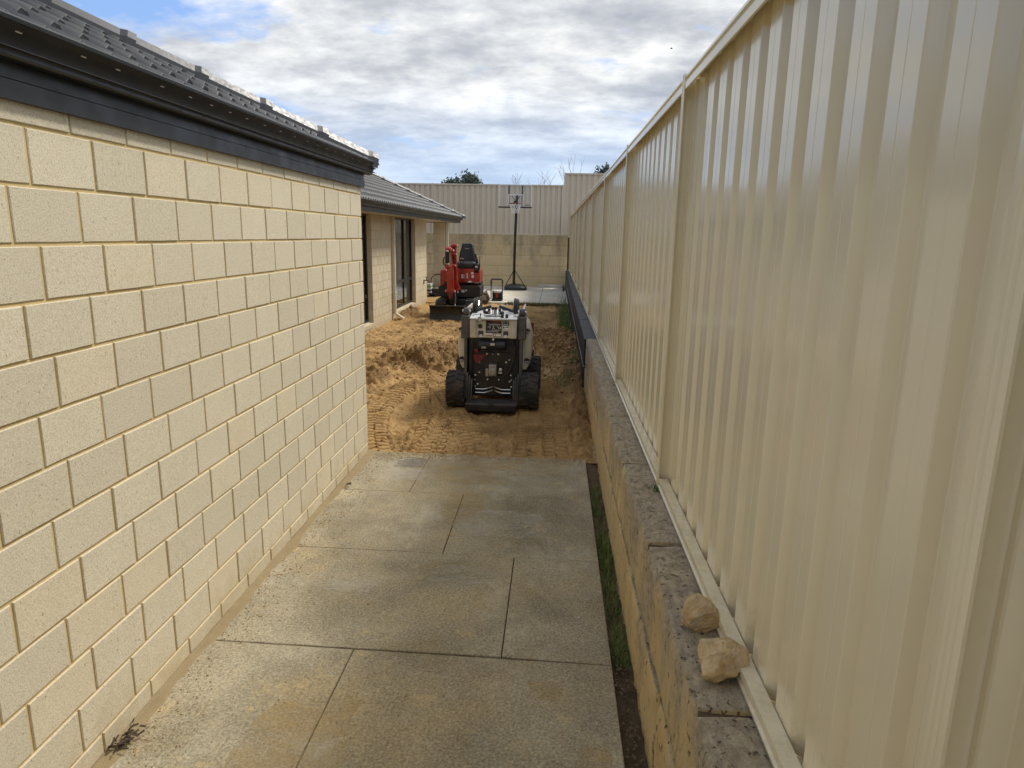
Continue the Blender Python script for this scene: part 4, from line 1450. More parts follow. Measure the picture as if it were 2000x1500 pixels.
# lift arms with rear knuckles
for sx in (-1, 1):
    kn = LB()
    kn.lathe([(0.0, -0.030), (0.045, -0.030), (0.052, -0.022), (0.052, 0.022), (0.045, 0.030), (0.0, 0.030)], (sx * 0.305, 0.05, 1.03), 'x', 26)
    ko = kn.build('arm_knuckle', DARKGREY, ld, angle=30)
    for e in (-1, 1):
        LB().cyl((sx * 0.305 + e * 0.030, 0.05, 1.045), (sx * 0.305 + e * 0.046, 0.05, 1.045), 0.013, n=10).build('pin', BOLT, ko)
    LB().box(sx * 0.305 - 0.034, sx * 0.305 + 0.034, 0.0, 0.11, 0.96, 1.03).build('knuckle_mount', BLACKSTEEL, ko, bevel=0.006)
    ar = LB()
    x0, x1 = sorted((sx * 0.300, sx * 0.322))
    ar.prism([(0.06, 1.045), (0.09, 1.068), (0.62, 1.075), (1.15, 0.86), (1.42, 0.34), (1.34, 0.30), (1.08, 0.79), (0.60, 1.03), (0.10, 1.03)], 'x', x0, x1)
    ar.build('lift_arm', CREAMPAINT, ld, bevel=0.006)
    # hydraulic hose loops standing over the deck
    hp = LB()
    for q, xx_ in enumerate((0.215, 0.240)):
        pts = []
        for k in range(15):
            a = math.pi * (1.12 - 1.24 * k / 14)
            pts.append((sx * xx_, 0.27 + 0.105 * math.cos(a), 1.035 + (0.128 - q * 0.008) * math.sin(a)))
        hp.tube([(sx * xx_, 0.18, 0.97)] + pts + [(sx * xx_, 0.44, 0.97)], 0.0145, 8)
    ho_ = hp.build('hose_loop', RUBBER, ld)
    LB().tube([(sx * 0.196, 0.22, 1.0), (sx * 0.196, 0.23, 1.09), (sx * 0.196, 0.30, 1.135), (sx * 0.196, 0.37, 1.09)], 0.005, 6).build('hose_guard', STEEL, ho_)
    LB().cyl((sx * 0.225, 0.02, 0.97), (sx * 0.225, 0.02, 1.01), 0.011, n=8).build('hose_fitting', BOLT, ho_)
    # padded hand grip, slanting to the middle
    gb = LB()
    gb.tube([(sx * 0.20, 0.10, 1.045), (sx * 0.15, 0.12, 1.062), (sx * 0.045, 0.15, 1.09)], [0.015, 0.017, 0.016], 10)
    gb.build('hand_grip', PLASTIC, ld)
# front cover of the deck (engine hood beyond) and gauge cluster
LB().prism([(0.42, 0.80), (0.42, 1.03), (0.95, 0.97), (1.05, 0.80)], 'x', -0.25, 0.25).build('engine_hood', DECK, ld, bevel=0.02, seg=3)
LB().box(-0.245, -0.12, 0.30, 0.40, 1.030, 1.048).build('vent_slot', BLACKSTEEL, ld, bevel=0.004)
rg = LB()
rg.tube([(0.13 + 0.06 * math.cos(2 * math.pi * k / 20), 0.30 + 0.05 * math.sin(2 * math.pi * k / 20), 1.04) for k in range(21)], 0.007, 6, cap=False)
rg.build('filler_ring', BLACKSTEEL, ld)
LB().lathe([(0, 0.012), (0.02, 0.012), (0.024, 0.0), (0.024, -0.02)], (0.148, 0.08, 1.012), 'z', 18).build('gauge', WHITE, ld)
lv = [(-0.055, 0.00, 0.07, 0.006), (-0.018, 0.03, 0.085, 0.006), (0.015, 0.03, 0.085, 0.006), (0.060, 0.0, 0.07, 0.006), (-0.105, -0.01, 0.05, 0.005)]
for (x, yv, hgt, r) in lv:
    le = LB()
    le.cyl((x, yv, 0.985), (x + 0.003, yv - 0.012, 0.985 + hgt), r * 0.7, n=8)
    lo_ = le.build('lever', STEEL, ld)
    LB().lathe([(0, 0.03), (0.012, 0.028), (0.016, 0.012), (0.012, -0.004), (0, -0.006)], (x + 0.003, yv - 0.012, 0.985 + hgt), 'z', 12).build('knob', PLASTIC, lo_)
for x, wdt in ((-0.075, 0.05), (0.075, 0.05)):
    LB().obox((x, 0.06, 1.03), (wdt + 0.012, 0.035, 0.030), (0.3, 0, 0)).build('rocker_pad', PLASTIC, ld, bevel=0.008)
LB().obox((0.0, 0.02, 0.996), (0.19, 0.05, 0.006), (0.11, 0, 0)).build('lever_gate', BLACKSTEEL, ld)
for x in (0.095, 0.143):
    LB().lathe([(0, 0.034), (0.014, 0.030), (0.017, 0.0), (0.013, -0.02)], (x, -0.045, 0.995), 'z', 14).build('switch_knob', PLASTIC, ld)
kl = LB()
kl.lathe([(0, 0.010), (0.020, 0.010), (0.024, 0.0), (0.024, -0.012)], (-0.145, -0.082, 0.978), 'y', 18)
kl.build('key_switch', WHITE, ld)
LB().obox((-0.140, -0.06, 1.01), (0.012, 0.02, 0.05), (0.2, 0.15, 0)).build('throttle_lever', BLACKSTEEL, ld, bevel=0.003)
LB().tube([(0.012, 0.14, 1.08), (0.06, 0.2, 1.085), (0.13, 0.30, 1.095)], 0.005, 6).build('linkage_rod', STEEL, ld)
LB().box(-0.012, 0.018, 0.10, 0.16, 1.0, 1.085).build('grip_bracket', CAST, ld, bevel=0.004)
# rear plate furniture
ft = LB()
ft.lathe([(0, -0.15), (0.050, -0.15), (0.054, -0.14), (0.054, -0.09), (0.050, -0.085), (0.050, 0.03), (0.054, 0.035), (0.054, 0.13), (0.048, 0.14), (0, 0.14)], (-0.005, -0.028, 0.685), 'x', 28)
fo = ft.build('air_filter', PLASTIC, ld, angle=30)
LB().box(-0.030, 0.018, -0.084, -0.078, 0.690, 0.715).build('filter_clip', STEEL, fo)
LB().box(-0.125, -0.075, -0.084, -0.079, 0.655, 0.676).build('filter_latch', CAST, fo)
LB().lathe([(0, 0.012), (0.013, 0.009), (0.013, -0.006)], (-0.002, -0.045, 0.752), 'y', 14).build('lock_knob', BOLT, ld)
LB().prism([(-0.222, 0.575), (-0.070, 0.575), (-0.165, 0.478), (-0.192, 0.478), (-0.222, 0.525)], 'y', -0.006, 0.010).build('red_guard', MAROON, ld, bevel=0.003)
LB().prism([(-0.222, 0.635), (-0.17, 0.640), (-0.165, 0.600), (-0.20, 0.592)], 'y', -0.02, 0.005).build('red_bracket', MAROON, ld, bevel=0.003)
w = LB(); w.box(-0.155, -0.115, -0.0075, -0.004, 0.540, 0.556); w.build('guard_label', DARKGREY, ld)
pm = LB()
pm.box(-0.045, 0.040, -0.075, 0.012, 0.345, 0.475)
pm.lathe([(0, -0.018), (0.040, -0.018), (0.046, -0.008), (0.046, 0.05)], (-0.002, -0.075, 0.395), 'y', 22)
pmo = pm.build('hydraulic_pump', CAST, ld, bevel=0.006)
LB().box(-0.085, -0.045, -0.045, 0.010, 0.335, 0.425).build('pump_port', CAST, pmo, bevel=0.008)
LB().lathe([(0, -0.014), (0.018, -0.010), (0.018, 0.02)], (0.080, -0.02, 0.412), 'y', 18).build('pump_cap', BOLT, pmo)
LB().box(0.058, 0.096, -0.018, 0.010, 0.368, 0.384).build('pump_fitting', BOLT, pmo)
hs = LB()
hs.tube([(0.02, -0.05, 0.335), (0.10, -0.06, 0.335), (0.18, -0.06, 0.40), (0.225, -0.05, 0.52), (0.235, -0.03, 0.66), (0.20, -0.01, 0.74)], 0.011, 8)
hs.build('hose', PLASTIC, ld)
LB().tube([(-0.225, -0.03, 0.70), (-0.24, -0.04, 0.55), (-0.235, -0.03, 0.38), (-0.22, 0, 0.30)], 0.009, 8).build('hose', PLASTIC, ld)
for (x, z, r) in ((-0.073, 0.580, .010), (0.052, 0.580, .010), (-0.010, 0.577, .005), (-0.158, 0.487, .010), (0.140, 0.492, .010), (0.175, 0.520, .008), (-0.155, 0.372, .009), (-0.20, 0.340, .010), (-0.065, 0.295, .010), (0.060, 0.295, .010), (0.195, 0.345, .009), (0.200, 0.292, .008), (0.180, 0.275, .009), (-0.205, 0.285, .007), (-0.175, 0.240, .011), (0.200, 0.215, .009), (-0.20, 0.212, .008)):
    LB().lathe([(0, -0.010), (r * 0.9, -0.008), (r, -0.002), (r, 0.006)], (x, 0.010, z), 'y', 10).build('bolt', BOLT, ld)
for sx in (-1, 1):
    for z in (0.192, 0.152):
        LB().tube([(sx * 0.195, -0.03, z), (sx * 0.10, -0.035, z), (sx * 0.045, -0.02, z + 0.012), (sx * 0.01, 0.01, z + 0.02)], 0.0085, 8).build('hydraulic_line', STEEL, ld)
# fold-down standing platform
pf = LB()
pf.prism([(-0.285, -0.02), (-0.285, -0.235), (-0.262, -0.262), (0.262, -0.262), (0.285, -0.235), (0.285, -0.02)], 'z', 0.052, 0.082)
po = pf.build('platform', DARKGREY, ld, bevel=0.008)
LB().box(-0.268, 0.268, -0.255, -0.03, -0.005, 0.051).build('platform_skirt', BLACKSTEEL, po, bevel=0.006)
LB().prism([(-0.025, -0.264), (0.025, -0.264), (0.005, -0.240), (-0.005, -0.240)], 'z', 0.02, 0.085).build('platform_notch', PLASTIC, po)
# attachment frame showing past the right hand hood
LB().box(0.300, 0.400, 1.18, 1.20, 0.685, 0.790).build('attachment_plate', MAROON, ld, bevel=0.004)
LB().box(0.375, 0.392, 1.18, 1.21, 0.40, 0.69).build('attachment_post', MAROON, ld, bevel=0.003)
LB().box(0.300, 0.410, 1.10, 1.30, 0.30, 0.455).build('attachment_box', simple('grey_paint', (0.09, 0.10, 0.12), 0.4), ld, bevel=0.006)
LB().box(0.295, 0.412, 1.09, 1.11, 0.462, 0.474).build('attachment_rod', STEEL, ld)
LB().prism([(1.40, 0.02), (1.45, 0.50), (1.62, 0.36), (1.86, 0.02)], 'x', -0.50, 0.36).build('bucket', DARKGREY, ld, bevel=0.01)

# ---------------------------------------------------------------- mini excavator
EO = Vector((-2.22, 16.0, 0.0))
exc = empty('mini_excavator', EO, 'red tracked mini excavator with black seat and lowered blade, parked by the rear wing', 'excavator')
class EB(LB):
    org = EO
for sx in (-1, 1):
    tr = EB()
    pr = []
    for k in range(13):
        a = math.pi / 2 + math.pi * k / 12
        pr.append((-0.55 + 0.18 * math.cos(a), 0.215 + 0.185 * math.sin(a)))
    for k in range(13):
        a = -math.pi / 2 + math.pi * k / 12
        pr.append((0.50 + 0.18 * math.cos(a), 0.215 + 0.185 * math.sin(a)))
    xs = sorted((sx * 0.225, sx * TANP))
    tr.prism(pr, 'x', *xs)
    to = tr.build('track', RUBBER, exc, bevel=0.008)
    # tread pads round the belt
    n = len(pr)
    per = [(pr[i], pr[(i + 1) % n]) for i in range(n)]
    tot = sum(math.dist(a, b_) for a, b_ in per)
    steps = 34
    pads = EB()
    for k in range(steps):
        s_ = tot * k / steps
        for a, b_ in per:
            l = math.dist(a, b_)
            if s_ <= l:
                t = s_ / l if l else 0
                yv, zv = a[0] + (b_[0] - a[0]) * t, a[1] + (b_[1] - a[1]) * t
                ang = math.atan2(b_[1] - a[1], b_[0] - a[0])
                pads.obox((sx * 0.32, yv, zv), (0.186, 0.030, 0.040), (ang, 0, 0))
                break
            s_ -= l
    pads.build('tread_pads', RUBBER, to)
    for yv in (-0.55, -0.2, 0.12, 0.50):
        EB().cyl((sx * 0.30 - 0.12, yv, 0.20), (sx * 0.30 + 0.12, yv, 0.20), 0.10 if abs(yv) > 0.4 else 0.06, n=18).build('roller', BLACKSTEEL, to)
EB().box(-0.224, 0.224, -0.40, 0.40, 0.15, 0.40).build('undercarriage', BLACKSTEEL, exc, bevel=0.02)
# blade, curved, with push arms
bl = EB()
cur = []
for k in range(9):
    t = k / 8
    cur.append((-1.10 + 0.055 * math.sin(math.pi * t) - 0.02 * t, 0.0 + 0.31 * t))
ring = cur + [(y + 0.022, z) for y, z in cur[::-1]]
bl.prism(ring, 'x', -0.525, 0.455)
bo = bl.build('blade', BLACKSTEEL, exc, angle=40)
EB().box(-0.53, 0.46, -1.135, -1.075, 0.302, 0.318).build('blade_edge', DARKGREY, bo)
for x in (-0.2, 0.2):
    EB().prism([(-1.06, 0.08), (-1.06, 0.20), (-0.40, 0.30), (-0.40, 0.18)], 'x', x - 0.025, x + 0.025).build('push_arm', BLACKSTEEL, bo)
# slew ring + house
EB().lathe([(0, 0.05), (0.24, 0.05), (0.24, -0.04), (0, -0.04)], (0, 0.05, 0.42), 'z', 28).build('slew_ring', BLACKSTEEL, exc)
lh = EB()
rr = 0.10
poly = [(-0.455, 0.675), (-0.455, 0.43 + rr)]
for k in range(7):
    a = math.pi + (math.pi / 2) * k / 6
    poly.append((-0.455 + rr + rr * math.cos(a), 0.43 + rr + rr * math.sin(a)))
for k in range(7):
    a = 1.5 * math.pi + (math.pi / 2) * k / 6
    poly.append((0.495 - rr + rr * math.cos(a), 0.43 + rr + rr * math.sin(a)))
poly += [(0.495, 0.675)]
lh.prism(poly, 'y', -0.32, 0.62)
lho = lh.build('lower_house', PLASTIC, exc, bevel=0.015)
EB().tube([(0.47, -0.33, 0.70), (0.505, -0.325, 0.66), (0.505, -0.325, 0.52), (0.46, -0.33, 0.45)], 0.012, 8).build('guard_rail', DARKGREY, lho)
EB().box(-0.35, 0.50, -0.335, -0.322, 0.668, 0.678).build('floor_edge', DARKGREY, lho)
uh = EB()
uh.prism([(-0.05, 0.75), (0.475, 0.75), (0.475, 1.03), (0.44, 1.075), (0.36, 1.085), (-0.05, 1.085)], 'y', -0.10, 0.60)
uho = uh.build('engine_cover', REDPAINT, exc, bevel=0.02, seg=3)
lt = EB()
lt.prism([(-0.425, 0.68), (-0.25, 0.68), (-0.25, 1.02), (-0.29, 1.055), (-0.40, 1.045), (-0.425, 1.01)], 'y', -0.25, 0.55)
lto = lt.build('side_tank', REDPAINT, exc, bevel=0.018, seg=3)
EB().box(-0.335, -0.265, -0.256, -0.245, 0.70, 0.775).build('tank_step', PLASTIC, lto, bevel=0.004)
EB().box(-0.43, 0.48, 0.05, 0.60, 0.676, 0.76).build('house_core', PLASTIC, exc, bevel=0.01)
EB().box(-0.10, 0.48, -0.30, 0.05, 0.679, 0.70).build('floor_plate', BLACKSTEEL, exc)
for (x0, x1, z0, z1) in ((0.035, 0.115, 0.855, 0.945), (0.172, 0.195, 0.855, 0.975), (0.275, 0.330, 0.95, 1.0), (0.285, 0.340, 0.870, 0.930)):
    EB().box(x0, x1, -0.104, -0.098, z0, z1).build('decal', WHITE, uho)
EB().prism([(0.20, 0.775), (0.23, 0.80), (0.28, 0.80), (0.31, 0.775), (0.30, 0.765), (0.21, 0.765)], 'y', -0.16, -0.12).build('pedal', WHITE, exc, bevel=0.004)
EB().box(0.35, 0.47, -0.20, -0.17, 0.755, 0.768).build('pedal', CAST, exc, bevel=0.003)
for (x0, x1, z0, z1) in ((0.075, 0.150, 0.545, 0.605), (0.170, 0.205, 0.57, 0.615)):
    EB().box(x0, x1, -0.327, -0.321, z0, z1).build('decal', CURTAIN, lho)
# seat
sb = EB()
sb.prism([(-0.12, 1.085), (0.34, 1.085), (0.34, 1.22), (0.05, 1.235), (-0.09, 1.225), (-0.13, 1.19)], 'x', -0.065, 0.335)
so = sb.build('seat', VINYL, exc, bevel=0.03, seg=3)
EB().box(-0.072, 0.342, -0.10, 0.25, 1.198, 1.210).build('seat_piping', CAST, so, bevel=0.004)
V = []
secs = [(1.21, 0.205, 0.24), (1.30, 0.205, 0.25), (1.42, 0.185, 0.27), (1.54, 0.150, 0.29), (1.62, 0.135, 0.305), (1.648, 0.118, 0.31)]
bk = EB()
for (z, hw, yv) in secs:
    for (x, dy) in ((-hw, 0.03), (-hw * 0.86, -0.035), (-hw * 0.5, -0.02), (hw * 0.5, -0.02), (hw * 0.86, -0.035), (hw, 0.03), (hw * 0.9, 0.09), (-hw * 0.9, 0.09)):
        V.append((0.135 + x, yv + dy, z))
F = []
for r in range(len(secs) - 1):
    for i in range(8):
        F.append((r * 8 + i, r * 8 + (i + 1) % 8, (r + 1) * 8 + (i + 1) % 8, (r + 1) * 8 + i))
F += [tuple(range(8))[::-1], tuple(range(40, 48))]
bk.add(V, F)
bko = bk.build('backrest', VINYL, exc, bevel=0.018, seg=3, angle=50)
EB().obox((0.135, 0.252, 1.525), (0.095, 0.006, 0.024), (0.1, 0, 0)).build('seat_badge', CAST, bko)
# control levers, side console
for x in (0.055, 0.105):
    lv_ = EB()
    lv_.tube([(x + 0.005, -0.22, 0.70), (x, -0.24, 1.05), (x - 0.003, -0.25, 1.30)], 0.009, 8)
    lvo = lv_.build('travel_lever', BLACKSTEEL, exc)
    EB().lathe([(0, 0.018), (0.018, 0.014), (0.020, 0.0), (0.012, -0.014)], (x - 0.003, -0.25, 1.305), 'z', 12).build('knob', CAST, lvo)
cs = EB()
cs.prism([(-0.10, 0.98), (-0.14, 1.04), (-0.13, 1.19), (0.02, 1.22), (0.22, 1.18), (0.22, 1.0)], 'x', 0.345, 0.455)
cso = cs.build('side_console', PLASTIC, exc, bevel=0.02, seg=3)
EB().obox((0.40, -0.136, 1.125), (0.052, 0.006, 0.036), (0, 0, 0)).build('decal', WHITE, cso)
jy = EB()
jy.tube([(0.405, -0.02, 1.20), (0.395, -0.03, 1.30), (0.375, -0.05, 1.36)], [0.035, 0.022, 0.014], 10)
jy.tube([(0.375, -0.05, 1.35), (0.366, -0.06, 1.42)], [0.022, 0.020], 10)
jy.build('joystick', PLASTIC, exc)
EB().tube([(0.462, -0.05, 1.02), (0.470, -0.05, 1.36)], 0.008, 8).build('grab_post', BLACKSTEEL, exc)
# swing bracket, boom, folded arm
sw = EB()
sw.prism([(-0.62, 0.30), (-0.30, 0.30), (-0.30, 0.60), (-0.52, 0.66), (-0.64, 0.60)], 'x', -0.175, 0.005)
sw.build('swing_bracket', BLACKSTEEL, exc, bevel=0.015)
def beam(pts, widths, x0, x1, name, mat):
    m = EB()
    P = [Vector((0, *p)) for p in pts]
    L_, R_ = [], []
    for i, p in enumerate(P):
        d = (P[min(i + 1, len(P) - 1)] - P[max(i - 1, 0)]).normalized()
        nrm = Vector((0, -d.z, d.y))
        L_.append(p + nrm * widths[i] / 2)
        R_.append(p - nrm * widths[i] / 2)
    ring = [(v.y, v.z) for v in L_ + R_[::-1]]
    m.prism(ring, 'x', x0, x1)
    return m.build(name, mat, exc, bevel=0.010)
boom = beam([(-0.50, 0.56), (-0.60, 0.90), (-0.68, 1.25), (-0.76, 1.60)], [0.13, 0.17, 0.15, 0.085], -0.070, 0.022, 'boom', REDPAINT)
arm = beam([(-0.93, 1.16), (-0.93, 0.92), (-0.90, 0.62)], [0.12, 0.15, 0.09], -0.155, -0.012, 'dipper_arm', REDPAINT)
EB().prism([(-0.98, 1.10), (-0.90, 1.10), (-0.86, 1.50), (-0.92, 1.56), (-0.99, 1.50)], 'x', -0.076, -0.054).build('arm_side_plate', REDPAINT, arm, bevel=0.004)
EB().prism([(-0.98, 1.10), (-0.90, 1.10), (-0.86, 1.46), (-0.98, 1.46)], 'x', -0.196, -0.178).build('arm_side_plate', REDPAINT, arm, bevel=0.004)
for xh in (-0.045, -0.02):
    EB().tube([(xh, -0.80, 1.58), (xh, -0.86, 1.35), (xh + 0.01, -0.80, 1.10), (xh + 0.02, -0.74, 0.85)], 0.009, 6).build('hose', PLASTIC, arm)
for (x0, x1, yv, z, r) in ((-0.20, 0.025, -0.90, 0.615, 0.022), (-0.105, 0.055, -0.78, 1.61, 0.024), (-0.21, 0.0, -0.93, 1.50, 0.024), (-0.20, 0.03, -0.50, 0.56, 0.03), (-0.10, 0.05, -0.86, 1.42, 0.018), (-0.06, 0.045, -0.95, 1.18, 0.018)):
    EB().cyl((x0, yv, z), (x1, yv, z), r, n=14).build('pin', BOLT, arm)
    EB().cyl((x0 + 0.014, yv, z), (x1 - 0.014, yv, z), r * 1.75, n=16).build('pin_boss', REDPAINT, arm)
ck = EB()
ck.prism([(-1.0, 1.55), (-0.94, 1.585), (-0.80, 1.57), (-0.84, 1.48), (-0.98, 1.49)], 'x', -0.185, -0.075)
ck.build('arm_knuckle', REDPAINT, arm, bevel=0.012)
cyl_ = EB()
cyl_.cyl((-0.125, -1.03, 1.48), (-0.125, -1.04, 1.235), 0.042, n=18)
co_ = cyl_.build('arm_cylinder', BLACKSTEEL, exc)
EB().cyl((-0.145, -0.995, 1.50), (-0.145, -1.0, 1.478), 0.042, n=18).build('cylinder_gland', BOLT, co_)
EB().cyl((-0.145, -1.01, 1.235), (-0.14, -0.99, 1.13), 0.018, n=12).build('cylinder_rod', STEEL, co_)
EB().box(-0.185, -0.10, -1.03, -0.95, 1.10, 1.20).build('rod_clevis', REDPAINT, co_, bevel=0.012)
lp = EB()
lp.tube([(-0.18, -0.95, 1.38), (-0.225, -0.95, 1.34), (-0.245, -0.93, 1.27), (-0.225, -0.92, 1.19), (-0.18, -0.92, 1.16)], 0.014, 8)
lp.build('hose_loop', PLASTIC, arm)
EB().lathe([(0, 0.014), (0.030, 0.012), (0.032, -0.01), (0, -0.012)], (-0.225, -0.93, 1.36), 'y', 16).build('work_light', BOLT, arm)
# link and tip of the arm hanging down, hose dangling
EB().prism([(-0.150, 0.60), (-0.02, 0.60), (-0.05, 0.47), (-0.085, 0.43), (-0.12, 0.47)], 'y', -0.96, -0.84).build('bucket_link', MAROON, arm, bevel=0.01)
EB().prism([(0.03, 0.80), (0.10, 0.66), (0.095, 0.62), (0.05, 0.62), (0.0, 0.72)], 'y', -0.60, -0.56).build('boom_gusset', REDPAINT, boom, bevel=0.004)
EB().tube([(0.02, -0.93, 0.60), (0.035, -0.95, 0.45), (0.02, -0.96, 0.33), (0.06, -1.02, 0.27)], 0.007, 6).build('hose', CAST, arm)

# ---------------------------------------------------------------- basketball hoop
BO = Vector((-1.37, 23.45, 0.025))
hoop = empty('basketball_hoop', BO, 'portable basketball hoop with clear backboard standing on the rear paving', 'basketball hoop')
class HB(LB):
    org = BO
hb = HB()
for_z = [(0.0, 1.0), (0.09, 1.0), (0.15, 0.86), (0.19, 0.52), (0.20, 0.3)]
V, F = [], []
n = 24
for z, k in for_z:
    for i in range(n):
        a = 2 * math.pi * i / n
        sx_, sy_ = math.cos(a), math.sin(a)
        p = 0.62
        V.append((0.03 + 0.385 * k * math.copysign(abs(sx_) ** p, sx_), 0.05 + 0.42 * k * math.copysign(abs(sy_) ** p, sy_), z))
for r in range(len(for_z) - 1):
    for i in range(n):
        F.append((r * n + i, r * n + (i + 1) % n, (r + 1) * n + (i + 1) % n, (r + 1) * n + i))
F += [tuple(range(n))[::-1], tuple(range((len(for_z) - 1) * n, len(for_z) * n))]
hb.add(V, F)
hb.build('base', PLASTIC, hoop, angle=40)
HB().tube([(-0.03, -0.05, 0.10), (-0.01, -0.05, 1.75), (0.035, -0.05, 3.15)], 0.045, 12).build('pole', BLACKSTEEL, hoop)
HB().tube([(-0.012, -0.05, 1.70), (-0.008, -0.05, 1.76)], 0.050, 12).build('pole_collar', DARKGREY, hoop)
for (a, b_) in (((-0.30, 0.30), 1), ((0.34, 0.30), 1), ((0.02, 0.42), 1)):
    HB().tube([(a[0] if isinstance(a, tuple) else a, -0.10 if isinstance(a, tuple) else b_, 0.16), (-0.02, -0.05, 0.68)], 0.014, 8).build('strut', BLACKSTEEL, hoop)
bb0, bb1, bz0, bz1, by = -0.545, 0.535, 2.74, 3.44, -0.45
fr = HB()
for (x0, x1, z0, z1) in ((bb0, bb1, bz1 - 0.025, bz1), (bb0, bb0 + 0.025, bz0, bz1 - 0.025), (bb1 - 0.025, bb1, bz0, bz1 - 0.025)):
    fr.box(x0, x1, by - 0.015, by + 0.015, z0, z1)
fr.build('backboard_frame', simple('silver_trim', (0.72, 0.75, 0.78), 0.4), hoop, bevel=0.004)
HB().box(bb0 - 0.01, bb1 + 0.01, by - 0.03, by + 0.03, bz0 - 0.045, bz0).build('bottom_pad', PLASTIC, hoop, bevel=0.012)
bbd = HB().box(bb0 + 0.025, bb1 - 0.025, by - 0.004, by + 0.004, bz0, bz1 - 0.025).build('backboard', ACRYLIC, hoop, smooth=False)
sq = HB()
t = 0.03
for (x0, x1, z0, z1) in ((-0.235, 0.265, 3.10, 3.10 + t), (-0.235, -0.205, 2.78, 3.10), (0.235, 0.265, 2.78, 3.10)):
    sq.box(x0, x1, by - 0.007, by - 0.0045, z0, z1)
sq.build('target_square', WHITE, bbd)
for x in (-0.235, 0.20):
    HB().box(x, x + 0.045, by + 0.006, by + 0.035, 2.76, 3.41).build('board_brace', BLACKSTEEL, hoop, bevel=0.004)
for x in (-0.12, 0.15):
    HB().tube([(x, by + 0.02, 3.08), (0.03, by + 0.06, 2.90), (0.03, -0.06, 2.80)], 0.012, 8).build('lift_arm', DARKGREY, hoop)
HB().box(-0.05, 0.09, by - 0.09, by + 0.05, 2.83, 2.92).build('rim_mount', PLASTIC, hoop, bevel=0.006)
rm = HB()
rm.tube([(0.02 + 0.215 * math.cos(2 * math.pi * k / 32), by - 0.30 + 0.215 * math.sin(2 * math.pi * k / 32), 2.825) for k in range(33)], 0.011, 8, cap=False)
rmo = rm.build('rim', MAROON, hoop)
nt_ = HB()
for k in range(12):
    for sg in (-1, 1):
        pts = []
        for q, (z, r) in enumerate(((2.82, 0.212), (2.74, 0.175), (2.66, 0.142), (2.58, 0.128), (2.52, 0.135))):
            a = 2 * math.pi * k / 12 + sg * q * math.pi / 12
            pts.append((0.02 + r * math.cos(a), by - 0.30 + r * math.sin(a), z))
        nt_.tube(pts, 0.0062, 4)
nt_.build('net', simple('net_cord', (0.75, 0.74, 0.72), 0.8), rmo)
w = HB()
for i, (x0, x1) in enumerate(((0.33, 0.36), (0.37, 0.40), (0.41, 0.435), (0.445, 0.475))):
    w.box(x0, x1, by - 0.0065, by - 0.0045, 2.775, 2.81)
w.build('backboard_mark', DARKGREY, bbd)

# ---------------------------------------------------------------- rear yard bits
class GB(LB):
    org = Vector((-1.62, 19.25, 0.025))
cp = empty('plate_compactor', GB.org, 'small machine with an upright black hoop handle on the paving behind the loader', 'compactor')
GB().tube([(-0.165, 0.0, 0.05), (-0.165, -0.02, 0.58), (-0.15, -0.02, 0.61), (0.13, -0.02, 0.61), (0.15, -0.02, 0.58), (0.155, 0.0, 0.05)], 0.016, 10).build('handle', DARKGREY, cp)
GB().tube([(-0.165, -0.018, 0.46), (-0.165, -0.02, 0.58), (-0.145, -0.02, 0.612), (0.125, -0.02, 0.612), (0.15, -0.02, 0.58), (0.152, -0.018, 0.50)], 0.022, 10).build('grip', PLASTIC, cp)
GB().box(-0.15, 0.15, 0.0, 0.32, 0.0, 0.06).build('base_plate', BLACKSTEEL, cp, bevel=0.02)
e_ = GB().box(-0.11, 0.12, 0.05, 0.26, 0.07, 0.22).build('engine', BLACKSTEEL, cp, bevel=0.015)
GB().box(-0.10, 0.11, 0.04, 0.25, 0.222, 0.29).build('fuel_tank', WHITE, e_, bevel=0.02)
GB().prism([(-0.05, 0.21), (0.05, 0.21), (0.02, 0.14), (0.03, 0.09), (-0.03, 0.09), (-0.02, 0.14)], 'y', 0.02, 0.048).build('recoil_cover', REDPAINT, e_, bevel=0.003)
for x in (-0.125, 0.13):
    GB().box(x - 0.01, x + 0.01, 0.01, 0.30, 0.06, 0.27).build('guard_frame', DARKGREY, cp, bevel=0.004)
GB().tube([(-0.16, 0.02, 0.30), (-0.26, -0.04, 0.32), (-0.36, -0.08, 0.24), (-0.42, -0.10, 0.12), (-0.43, -0.1, 0.02)], 0.010, 8).build('hose', PLASTIC, cp)

st_ = empty('sample_bucket', (-2.02, 18.75, -0.03), 'dull metal bucket lying on the sand beside the excavator track', 'bucket')
class TB(LB):
    org = Vector((-2.02, 18.75, 0.025))
TB().prism([(-0.20, 0.0), (0.20, 0.0), (0.24, 0.10), (0.16, 0.26), (-0.15, 0.26), (-0.24, 0.14)], 'y', 0.0, 0.26).build('shell', DARKGREY, st_, bevel=0.02)
TB().prism([(0.02, 0.08), (0.16, 0.06), (0.14, 0.20), (0.04, 0.22)], 'y', -0.012, 0.0).build('side_plate', CAST, st_, bevel=0.004)
for x in (-0.15, -0.05, 0.05, 0.15):
    TB().prism([(x - 0.025, 0.262), (x + 0.025, 0.262), (x + 0.012, 0.32), (x - 0.012, 0.32)], 'y', 0.02, 0.06).build('tooth', CAST, st_)

